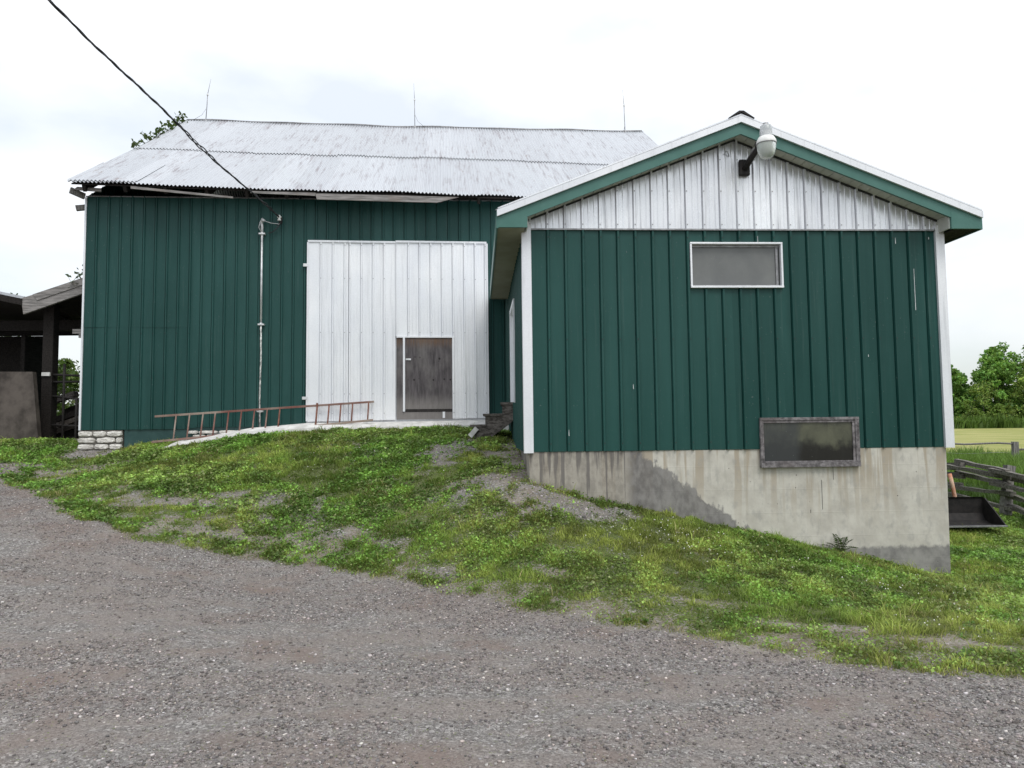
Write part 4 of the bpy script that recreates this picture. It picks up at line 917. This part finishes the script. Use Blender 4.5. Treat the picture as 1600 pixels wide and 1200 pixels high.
def tree(x, y, h, r, label, cat, seed, lsize=.2, ncl=70, per=45, base=(.065, .12, .025), group=None, name='leafy_tree', z=None, trunk=.16, lowcrown=.15, shape=1.):
    rg = np.random.default_rng(seed); z0 = h1(x, y)-.05 if z is None else z; t = thing(name, label, cat, (x, y, z0), 0, group)
    rr = random.Random(seed); mb = MB(); top = h*.8
    tk = [(0, 0, -.3)]+[(rr.uniform(-.12, .12)*i*.25, rr.uniform(-.12, .12)*i*.25, top*i/5) for i in range(1, 6)]
    mb.tube(tk, [trunk, trunk*.85, trunk*.66, trunk*.5, trunk*.32, trunk*.12], 8); mb.build('trunk', M['bark'], t)
    mb = MB(); cs = []
    for i in range(ncl):
        q = rr.uniform(0, 1); zz = h*(lowcrown+(1-lowcrown)*q); prof = math.sin(math.pi*min(1, (.12+.88*(1-q))**.8*.93))**.6*r*shape
        prof = r*(1-abs(q-.4)/.62)**.55 if abs(q-.4) < .6 else r*.15
        a = rr.uniform(0, 6.283); rad = prof*(rr.uniform(.15, 1)**.5)*(1+.25*math.sin(3*a+seed))
        cs.append((rad*math.cos(a), rad*math.sin(a), zz*(1+.04*math.sin(a*2+seed))))
        if i % 3 == 0:
            zb = max(h*.12, zz-rad*.7-h*.06); fr = zb/top*5; i0 = min(4, int(fr)); pb = Vector(tk[i0]).lerp(Vector(tk[min(5, i0+1)]), min(1, fr-i0)) if i0 else Vector((0, 0, zb))
            c_ = Vector(cs[-1]); mb.tube([pb, pb.lerp(c_, .5)+Vector((0, 0, .12*rad)), c_], [trunk*.3, trunk*.18, .012], 5)
    mb.build('limb', M['bark'], t)
    cs = np.array(cs); cr = rg.uniform(.45, 1.05, len(cs))*r*.33
    dirs = rg.normal(size=(len(cs), per, 3)); dirs /= np.linalg.norm(dirs, axis=2)[:, :, None]
    cen = (cs[:, None, :]+dirs*(rg.uniform(.2, 1, (len(cs), per, 1))**.5)*cr[:, None, None]*np.array([1, 1, .75])).reshape(-1, 3)
    bc = np.repeat(rg.uniform(.6, 1.35, len(cs)), per)[:, None]
    col = palette(len(cen), rg, base); col[:, :3] *= bc
    V_, s_, i_, c_ = leaves_mesh('crown', cen, rg.uniform(.6, 1.2, len(cen))*lsize, rg, col)
    o = npmesh('crown', V_, s_, i_, M['leaf'], c_); o.parent = t
    return t
TG = 'trees beyond the hay field'
for i, (x, y, h, r, lab, b) in enumerate([
        (56.0, 91, 7.6, 3.1, 'leftmost tree beyond the hay field, showing right beside the barn wing', (.06, .115, .022)),
        (59.2, 94, 6.9, 3.0, 'low dark green tree second from the barn wing beyond the hay field', (.045, .095, .022)),
        (60.8, 88, 8.4, 3.0, 'mid height rounded tree in the middle of the tree line beyond the field', (.065, .125, .025)),
        (63.6, 92, 10.2, 3.4, 'tall tree beyond the field near the right edge of the picture', (.07, .13, .03)),
        (65.0, 86, 9.6, 3.2, 'yellower leafy tree beyond the field at the right edge of the picture', (.095, .15, .03)),
        (68.2, 90, 11.2, 3.8, 'tallest broad tree at the right end of the tree line', (.06, .115, .025)),
        (72.5, 88, 9.5, 3.8, 'tree at the far right end outside the picture beyond the field', (.06, .12, .025)),
        (52.5, 93, 8.3, 3.5, 'tree hidden behind the barn wing beyond the hay field', (.055, .11, .025)),
        (48, 92, 9, 3.8, 'wide tree far behind the barn wing beyond the hay field', (.06, .12, .025))]):
    tree(x, y, h, r, lab, 'tree', 100+i, .40, 120, 62, tuple(2.9*q for q in b), TG, lowcrown=.03)
for i, (x, y, h, r, lab) in enumerate([(57.6, 86, 5.2, 2.6, 'leafy tall bush filling the gap between the first trees beyond the field'), (62.3, 85.5, 5.8, 2.7, 'leafy tall bush between the middle and tall trees beyond the field'), (66.5, 84.5, 5.5, 2.7, 'leafy tall bush before the trees at the right edge'), (54.5, 83.5, 2.2, 1.5, 'small bush at the foot of the tree line nearest the barn wing'), (58.4, 84, 3.0, 1.9, 'bush at the foot of the middle trees beyond the field'), (61.8, 83, 3.2, 2.0, 'pale green bush below the tall tree near the right edge'), (65.2, 82.5, 2.6, 1.9, 'round bush at the foot of the trees at the right edge')]):
    tree(x, y, h, r, lab, 'bush', 140+i, .24, 40, 50, (.22, .33, .07), 'bushes below the tree line', 'bush', lowcrown=.02, trunk=.06)
tree(-17.6, 27.0, 3.2, 1.6, 'small leafy tree seen through the gap between shed and barn', 'tree', 151, .17, 110, 60, (.11, .18, .045), None, lowcrown=.03, trunk=.07)
tree(-16.6, 25.5, 2.9, 1.0, 'loose young tree close behind the barn corner in the gap', 'tree', 152, .14, 60, 40, (.09, .15, .04), None, lowcrown=.03, trunk=.06)
tree(-19.6, 24.2, 6.3, 1.7, 'taller tree whose top shows above the shed roof at the left edge', 'tree', 153, .17, 60, 26, (.05, .09, .03), None, lowcrown=.3, trunk=.12)
tree(-16.9, 23.6, 5.15, .75, 'slim tree whose tip shows above the valley of the shed roofs', 'tree', 154, .15, 26, 18, (.06, .10, .035), None, lowcrown=.45, trunk=.07)

def vine(name, pts, nl, spread, size, label, seed):
    rg = np.random.default_rng(seed); t = thing(name, label, 'vine', pts[0], 0); p0 = np.array(pts[0]); P_ = np.array(pts)-p0
    mb = MB(); mb.tube([tuple(p) for p in P_], .008, 5)
    cen = []
    for k_ in range(nl):
        a = rg.uniform(0, len(P_)-1.001); i = int(a); base = P_[i]*(1-(a-i))+P_[i+1]*(a-i)
        if vnoise(np.array(a*2.2), np.array(seed*1.), 2) < .36: continue
        q = base+rg.normal(size=3)*spread*np.array([1, 1, 1])+np.array([0, 0, spread*.9]); cen.append(q)
        if k_ % 3 == 0: mb.tube([tuple(base), tuple(q)], .004, 4)
    mb.build('stem', M['bark'], t)
    cen = np.array(cen); col = palette(len(cen), rg, (.06, .095, .03)); V_, s_, i_, c_ = leaves_mesh('l', cen, rg.uniform(.6, 1.2, len(cen))*size, rg, col, .9)
    o = npmesh('leaves', V_, s_, i_, M['leaf'], c_); o.parent = t
gp = [B_(-.17, y, bz(-.14, y)-.02) for y in np.linspace(1.9, 5.66, 14)]
vine('climbing_vine', [tuple(p) for p in gp], 230, .085, .13, 'leafy vine growing up the left gable edge of the barn roof', 5)
vine('climbing_vine', [(-9.62, 15.22, 4.90), (-9.4, 15.22, 4.98), (-9.15, 15.22, 5.10), (-9.05, 15.3, 5.3)], 60, .09, .12, 'leafy vine sprigs on top of the shed fascia board beside the barn', 6)

# ---- grass and other low growth: real blades and leaves on the height field
def building(x, y, m=.0):
    def loc(o, th): dx = x-o[0]; dy = y-o[1]; return dx*math.cos(th)+dy*math.sin(th), -dx*math.sin(th)+dy*math.cos(th)
    u, v = loc(AO, ATH); a = (u > .05-m) & (u < 5.57+m) & (v > .0-m) & (v < 6)
    u, v = loc(BO, BTH); b = (u > 0) & (u < BL) & (v > 0) & (v < BD); c = (u > 1.9) & (u < 8.6) & (v > -.92-.06*np.sin(u*5)) & (v <= 0)
    e = (x < -9.0) & (y > 14.9) & (y < 18.2)
    return a | b | c | e
def infrust(x, y, pad=60):
    px = 800+1100*x/np.maximum(y, .1); return (px > -pad-40) & (px < 1600+pad) & (y > 2)
def scatter(n, x0, x1, y0, y1, dens, rg, extra=None):
    x = rg.uniform(x0, x1, n); y = rg.uniform(y0, y1, n); k = infrust(x, y, 250) & ~building(x, y); x = x[k]; y = y[k]
    g, tn, rd_ = zones(x, y); k = rg.uniform(size=len(x)) < g*dens; return x[k], y[k], g[k]
def blades(x, y, h, wd, col, lean, rg, zoff=-.006):
    n = len(x); z = H(x, y)+zoff; a = rg.uniform(0, 6.283, n); dx, dy = np.cos(a), np.sin(a); la = rg.uniform(0, 6.283, n); lx, ly = np.cos(la)*lean*h, np.sin(la)*lean*h
    b = np.c_[x, y, z]; s = np.c_[dx, dy, 0*dx]*wd[:, None]*.5
    m = b+np.c_[lx*.35, ly*.35, h*.58]; t = b+np.c_[lx, ly, h*(1-.35*np.minimum(lean, 1))]
    V_ = np.stack([b-s, b+s, m+s*.75, m-s*.75, t], 1).reshape(-1, 3); o = (np.arange(n)*5)[:, None]
    idx = (o+np.array([0, 1, 2, 3, 3, 2, 4])).ravel(); sz = np.tile([4, 3], n); return V_, sz, idx, np.repeat(col, 5, 0)
def gcol(x, y, rg, bright=1., g=None):
    n = len(x); a = fbm(x, y, .8, 71); b = fbm(x, y, 3.1, 77)
    c = np.where((a < .5)[:, None], np.array([.105, .175, .028]), np.array([.15, .215, .036]))
    mixk = sstep(.35, .65, a)[:, None]; c = np.array([.25, .365, .068])*(1-mixk)+np.array([.37, .425, .10])*mixk
    dk = sstep(.62, .38, b)[:, None]; c = c*(1-.5*dk); c = c*(.72+.5*sstep(.3, .7, fbm(x, y, 7., 57, 3)))[:, None]
    dry = (rg.uniform(size=n) < .05+(0 if g is None else .45*sstep(.75, .3, g))+.22*sstep(.6, .72, fbm(x, y, 1.9, 91)))[:, None]
    c = np.where(dry, np.array([.36, .32, .14]), c)*rg.uniform(.65, 1.35, n)[:, None]*bright
    return np.c_[np.clip(c, 0, .9), np.ones(n)]
rg = np.random.default_rng(5)
x, y, g_ = scatter(2600000, -12, 13, 4.2, 15.6, .85, rg)
dist = np.hypot(x, y); keep = rg.uniform(size=len(x)) < np.clip(8.5/dist, .45, 1); x, y, g_, dist = x[keep], y[keep], g_[keep], dist[keep]
tall = fbm(x, y, 1.1, 51); wallk = ((x > 2.0) & (y > 8.3) & (y < 9.4)).astype(float)
cl = sstep(.3, .7, fbm(x, y, 7., 57, 3)); big = (rg.uniform(size=len(x)) < .04*cl)
h = rg.uniform(.03, .075, len(x))*(.45+.9*tall)*(.55+.95*cl)*(.4+.7*g_)*(1+.1*wallk)*(1+.9*big); wd = rg.uniform(.0045, .0105, len(x))*np.clip(dist/8, .8, 1.7)
V_, s_, i_, c_ = blades(x, y, h, wd, gcol(x, y, rg, 1., g_), rg.uniform(.2, 1.1, len(x)), rg)
tag(npmesh('grass', V_, s_, i_, M['leaf'], c_), 'short uneven green grass on the bank in front of the barns', 'grass', kind='stuff')
x, y, g_ = scatter(500000, -11, 12, 4.2, 15, 1., rg); k = rg.uniform(size=len(x)) < .12+.75*sstep(.85, .2, g_)+.3*sstep(.55, .7, fbm(x, y, 2.3, 401)); x, y = x[k], y[k]; n = len(x)
c = np.array([.36, .31, .19])[None]*rg.uniform(.45, 1.15, n)[:, None]
V_, s_, i_, c_ = blades(x, y, rg.uniform(.02, .05, n), rg.uniform(.003, .007, n), np.c_[c, np.ones(n)], rg.uniform(1.2, 2.6, n), rg, .002)
tag(npmesh('dead_grass', V_, s_, i_, M['leaf'], c_), 'straw coloured dead grass lying flat among the green blades', 'grass', kind='stuff')
# clover and small broad leaves
x, y, g_ = scatter(1250000, -11, 12, 4.2, 15, .6, rg)
cl_ = fbm(x, y, 1.0, 111); k = rg.uniform(size=len(x)) < sstep(.36, .6, cl_); x, y = x[k], y[k]; n = len(x)
zz = H(x, y)+rg.uniform(.015, .075, n)*(.3+.7*fbm(x, y, 2, 13)+.5*sstep(.3, .7, fbm(x, y, 7., 57, 3))); col = gcol(x, y, rg, 1.); col[:, :3] *= np.array([.84, 1.08, 1.05])*rg.uniform(.75, 1.3, n)[:, None]
V_, s_, i_, c_ = leaves_mesh('c', np.c_[x, y, zz], rg.uniform(.013, .036, n)*np.clip(np.hypot(x, y)/8, .9, 1.5), rg, col, .9, .7)
tag(npmesh('clover', V_, s_, i_, M['leaf'], c_), 'low clover and small leaved weeds mixed into the grass bank', 'clover', kind='stuff')
# white clover heads
fx = []; fy = []
for (cx, cy, sx, sy, n) in ((2.1, 8.15, .45, .35, 110), (4.2, 7.35, .6, .5, 60), (3.7, 5.9, .7, .4, 40), (-2.5, 11.5, 1.5, .8, 50), (5.2, 7.2, .5, .6, 60), (1.2, 8.3, .5, .3, 50), (-5, 12, 1.2, .7, 25)):
    fx += list(rg.normal(cx, sx, n)); fy += list(rg.normal(cy, sy, n))
fx = np.array(fx); fy = np.array(fy); g0, _, _ = zones(fx, fy); k = (g0 > .4) & ~building(fx, fy); fx, fy = fx[k], fy[k]; n = len(fx)
oc = np.array([(1, 0, 0), (-1, 0, 0), (0, 1, 0), (0, -1, 0), (0, 0, 1), (0, 0, -1)])*.0075; tri = np.array([(0, 2, 4), (2, 1, 4), (1, 3, 4), (3, 0, 4), (2, 0, 5), (1, 2, 5), (3, 1, 5), (0, 3, 5)])
cc = np.c_[fx, fy, H(fx, fy)+rg.uniform(.03, .065, n)]; V_ = (cc[:, None]+oc[None]*rg.uniform(.7, 1.3, (n, 1, 1))).reshape(-1, 3); i_ = ((np.arange(n)*6)[:, None, None]+tri[None]).ravel()
tag(npmesh('clover_flowers', V_, np.full(8*n, 3), i_, M['pebble'], np.tile([.75, .74, .66, 1], (6*n, 1))), 'tiny white clover flower heads scattered over the grass', 'flowers', kind='stuff')
# rosettes of broad weeds
x, y, g_ = scatter(16000, -9, 8, 4.4, 13.8, .10, rg); k = rg.uniform(size=len(x)) < sstep(.4, .6, fbm(x, y, .9, 131)); x, y = x[k], y[k]
Vs = []; Cs = []; 
for a, b in zip(x, y):
    nl = rg.integers(4, 9); ln = rg.uniform(.03, .065); base = np.array([.13, .24, .05])*rg.uniform(.7, 1.25); z0 = h1(a, b)
    for j in range(nl):
        an = 6.283*j/nl+rg.uniform(-.4, .4); d_ = np.array([math.cos(an), math.sin(an), 0]); s_ = np.array([-d_[1], d_[0], 0])*ln*.22; o_ = np.array([a, b, z0]); up = np.array([0, 0, rg.uniform(.015, .05)])
        Vs += [o_, o_+d_*ln*.5+s_+up, o_+d_*ln+up*.6, o_+d_*ln*.5-s_+up]; Cs += [np.r_[base*rg.uniform(.85, 1.15), 1]]*4
n = len(Vs)//4
tag(npmesh('broadleaf_weeds', np.array(Vs), np.full(n, 4), np.arange(4*n), M['leaf'], np.array(Cs)), 'flat rosettes of broad leaved weeds in the grass and along the drive', 'weeds', kind='stuff')
# right side: meadow beyond the corner, tall grass strip, hay field edge
def meadow(name, n, x0, x1, y0, y1, h0, h1_, w0, w1_, label, colr, leanm=.7, filt=None):
    x = rg.uniform(x0, x1, n); y = rg.uniform(y0, y1, n); k = infrust(x, y, 150) & ~building(x, y)
    if filt is not None: k &= filt(x, y)
    x, y = x[k], y[k]; tall = fbm(x, y, .8, 201); h = rg.uniform(h0, h1_, len(x))*(.5+tall); wd = rg.uniform(w0, w1_, len(x))
    c = np.array(colr)[None]*rg.uniform(.6, 1.35, len(x))[:, None]*(.75+.5*fbm(x, y, .5, 207))[:, None]
    V_, s_, i_, c_ = blades(x, y, h, wd, np.c_[c, np.ones(len(x))], rg.uniform(.1, leanm, len(x)), rg)
    tag(npmesh(name, V_, s_, i_, M['leaf'], c_), label, 'grass', kind='stuff')
meadow('mown_grass', 260000, 6, 17, 8.6, 24, .03, .09, .008, .02, 'bright short grass to the right of the barn wing', (.28, .43, .07), filt=lambda x, y: (x > 6.0) & (y > 9.0))
meadow('tall_grass', 60000, 10, 30, 22.5, 33, .3, .85, .02, .045, 'tall green grass strip between the rail fence and the far fence', (.16, .27, .05), .5)
meadow('weed_thicket', 9000, 10.3, 13.5, 12.8, 20, .15, .6, .01, .03, 'rank weeds growing up through the split rail fence', (.06, .11, .025), .8, filt=lambda x, y: (np.abs(x-10.6-(y-15)*.12) < .9) & (y < 14.6) | (x > 11.2))
meadow('field_margin', 16000, 44, 76, 80.5, 86, .5, 1.5, .12, .3, 'green field margin below the distant tree line', (.12, .20, .04), .5)
# seedling at the foundation
t = thing('seedling', 'small feathery leaved seedling growing against the concrete foundation', 'plant', A_(4.03, -.10, h1(4.2, 9.2)-.0), 0)
mb = MB(); Vs = []; Fs = []
for j in range(9):
    an = j*.7+.3; el = .55+.35*(j % 3); ln = .27+.07*(j % 2); d_ = Vector((math.cos(an)*math.cos(el), math.sin(an)*math.cos(el)*.6, math.sin(el)))
    st_ = [Vector((0, 0, .02))+d_*ln*q+Vector((0, 0, -.10*q*q)) for q in (0, .25, .5, .75, 1)]; mb.tube([tuple(p) for p in st_], .003, 4)
    for q in range(1, 9):
        p = st_[0].lerp(st_[-1], q/8)+Vector((0, 0, .03*math.sin(q/8*3.14))); sd_ = d_.cross(Vector((0, 0, 1))).normalized()
        for s_ in (-1, 1): e = p+sd_*s_*.075*(1-abs(q/8-.4)*.8)+d_*.015; Vs += [p, p.lerp(e, .5)+d_*.009, e, p.lerp(e, .5)-d_*.009]
mb.build('stalk', M['bark'], t); n = len(Vs)//4
o = npmesh('leaves', np.array([tuple(v) for v in Vs]), np.full(n, 4), np.arange(4*n), M['leaf'], palette(4*n, rg, (.05, .085, .03))); o.parent = t
# taller weeds along the sills and at the steps
WL = ['grassy weed tuft at the foot of the small plywood door', 'taller weed tuft at the right end of the barn doors near the steps', 'weed tuft growing below the lowest wooden step', 'bluish weed tuft at the barn wall just left of the ladder', 'weed tuft at the left end of the dark soil line of the foundation', 'weedy clump against the right side of the wooden steps', 'weed tuft at the stone corner of the barn']
for i, (x, y, h_, n) in enumerate(((-2.25, 13.45, .16, 60), (-1.25, 13.5, .2, 80), (-.55, 11.6, .12, 50), (-7.0, 14.0, .15, 90), (1.6, 9.05, .12, 50), (-.25, 11.6, .2, 90), (-8.0, 13.8, .1, 40))):
    xx = rg.normal(x, .09, n); yy = rg.normal(y, .05, n); V_, s_, i_, c_ = blades(xx, yy, rg.uniform(.4, 1, n)*h_, rg.uniform(.008, .016, n), gcol(xx, yy, rg, .85), rg.uniform(.2, .9, n), rg)
    V_ = V_-np.array([x, y, 0]); o = npmesh('weed_tuft', V_, s_, i_, M['leaf'], c_); o.location = (x, y, 0); tag(o, WL[i], 'weeds', 'weed tufts along the barn walls')
# loose stones: drive (denser near the camera), gravel patches
def stones(name, n, x0, x1, y0, y1, f, smin, smax, label, tint=(1, 1, 1)):
    x = rg.uniform(x0, x1, n); y = rg.uniform(y0, y1, n); k = infrust(x, y, 120) & ~building(x, y); x, y = x[k], y[k]; k = rg.uniform(size=len(x)) < f(x, y); x, y = x[k], y[k]; n = len(x)
    s = smin+(smax-smin)*rg.uniform(size=n)**3.2; s = np.where(rg.uniform(size=n) < .004, s*1.9, s); o8 = np.array([(1, 1, 1), (-1, 1, 1), (-1, -1, 1), (1, -1, 1), (1, 1, -1), (-1, 1, -1), (-1, -1, -1), (1, -1, -1)])*.5
    J = o8[None]*rg.uniform(.55, 1.1, (n, 8, 3))*np.c_[np.ones(n), rg.uniform(.6, 1, n), rg.uniform(.4, .75, n)][:, None, :]*s[:, None, None]
    a = rg.uniform(0, 6.283, n); ca, sa_ = np.cos(a)[:, None], np.sin(a)[:, None]; Xr = J[:, :, 0]*ca-J[:, :, 1]*sa_; Yr = J[:, :, 0]*sa_+J[:, :, 1]*ca
    z = H(x, y)+s*.10; Vv = np.stack([x[:, None]+Xr, y[:, None]+Yr, z[:, None]+J[:, :, 2]], -1).reshape(-1, 3)
    q = np.array([0, 1, 2, 3, 7, 6, 5, 4, 0, 4, 5, 1, 1, 5, 6, 2, 2, 6, 7, 3, 3, 7, 4, 0]); idx = ((np.arange(n)*8)[:, None]+q[None]).ravel()
    t = rg.uniform(size=n); v = np.where(t < .45, rg.uniform(.08, .20, n), np.where(t < .955, rg.uniform(.17, .33, n), rg.uniform(.4, .65, n)))
    c = np.c_[v*.93*rg.uniform(.98, 1.12, n)*tint[0], v*.91*tint[1], v*.91*rg.uniform(.92, 1.05, n)*tint[2], np.ones(n)]
    tag(npmesh(name, Vv, np.full(6*n, 4), idx, M['pebble'], np.repeat(c, 8, 0)), label, 'gravel', kind='stuff')
def froad(x, y):
    g, tn, r = zones(x, y); L_ = fbm(x*.55+y*.14, y*2.1-x*.5, 1.1, 301)*.6+fbm(x, y, 3., 303)*.4; edge = np.exp(-((r+.25)/.3)**2)
    return np.where(r < .1, np.clip(.12+.95*sstep(.42, .6, L_)+.6*edge, 0, 1)*np.clip(6.5/np.hypot(x, y), .25, 1), .25*(1-g)*sstep(.8, .2, r))
stones('driveway_stones', 800000, -10, 7, 2.6, 13, froad, .005, .021, 'loose grey crushed stone lying on the gravel drive', (1.12, 1.08, 1.05))
def fpat(x, y): g, dt = patches(x, y); return np.clip(g*.9+dt*.08, 0, 1)
stones('bank_stones', 420000, -10, 4, 5, 14.5, fpat, .010, .042, 'coarser pale stones in the bare patches of the bank', (1.25, 1.25, 1.28))
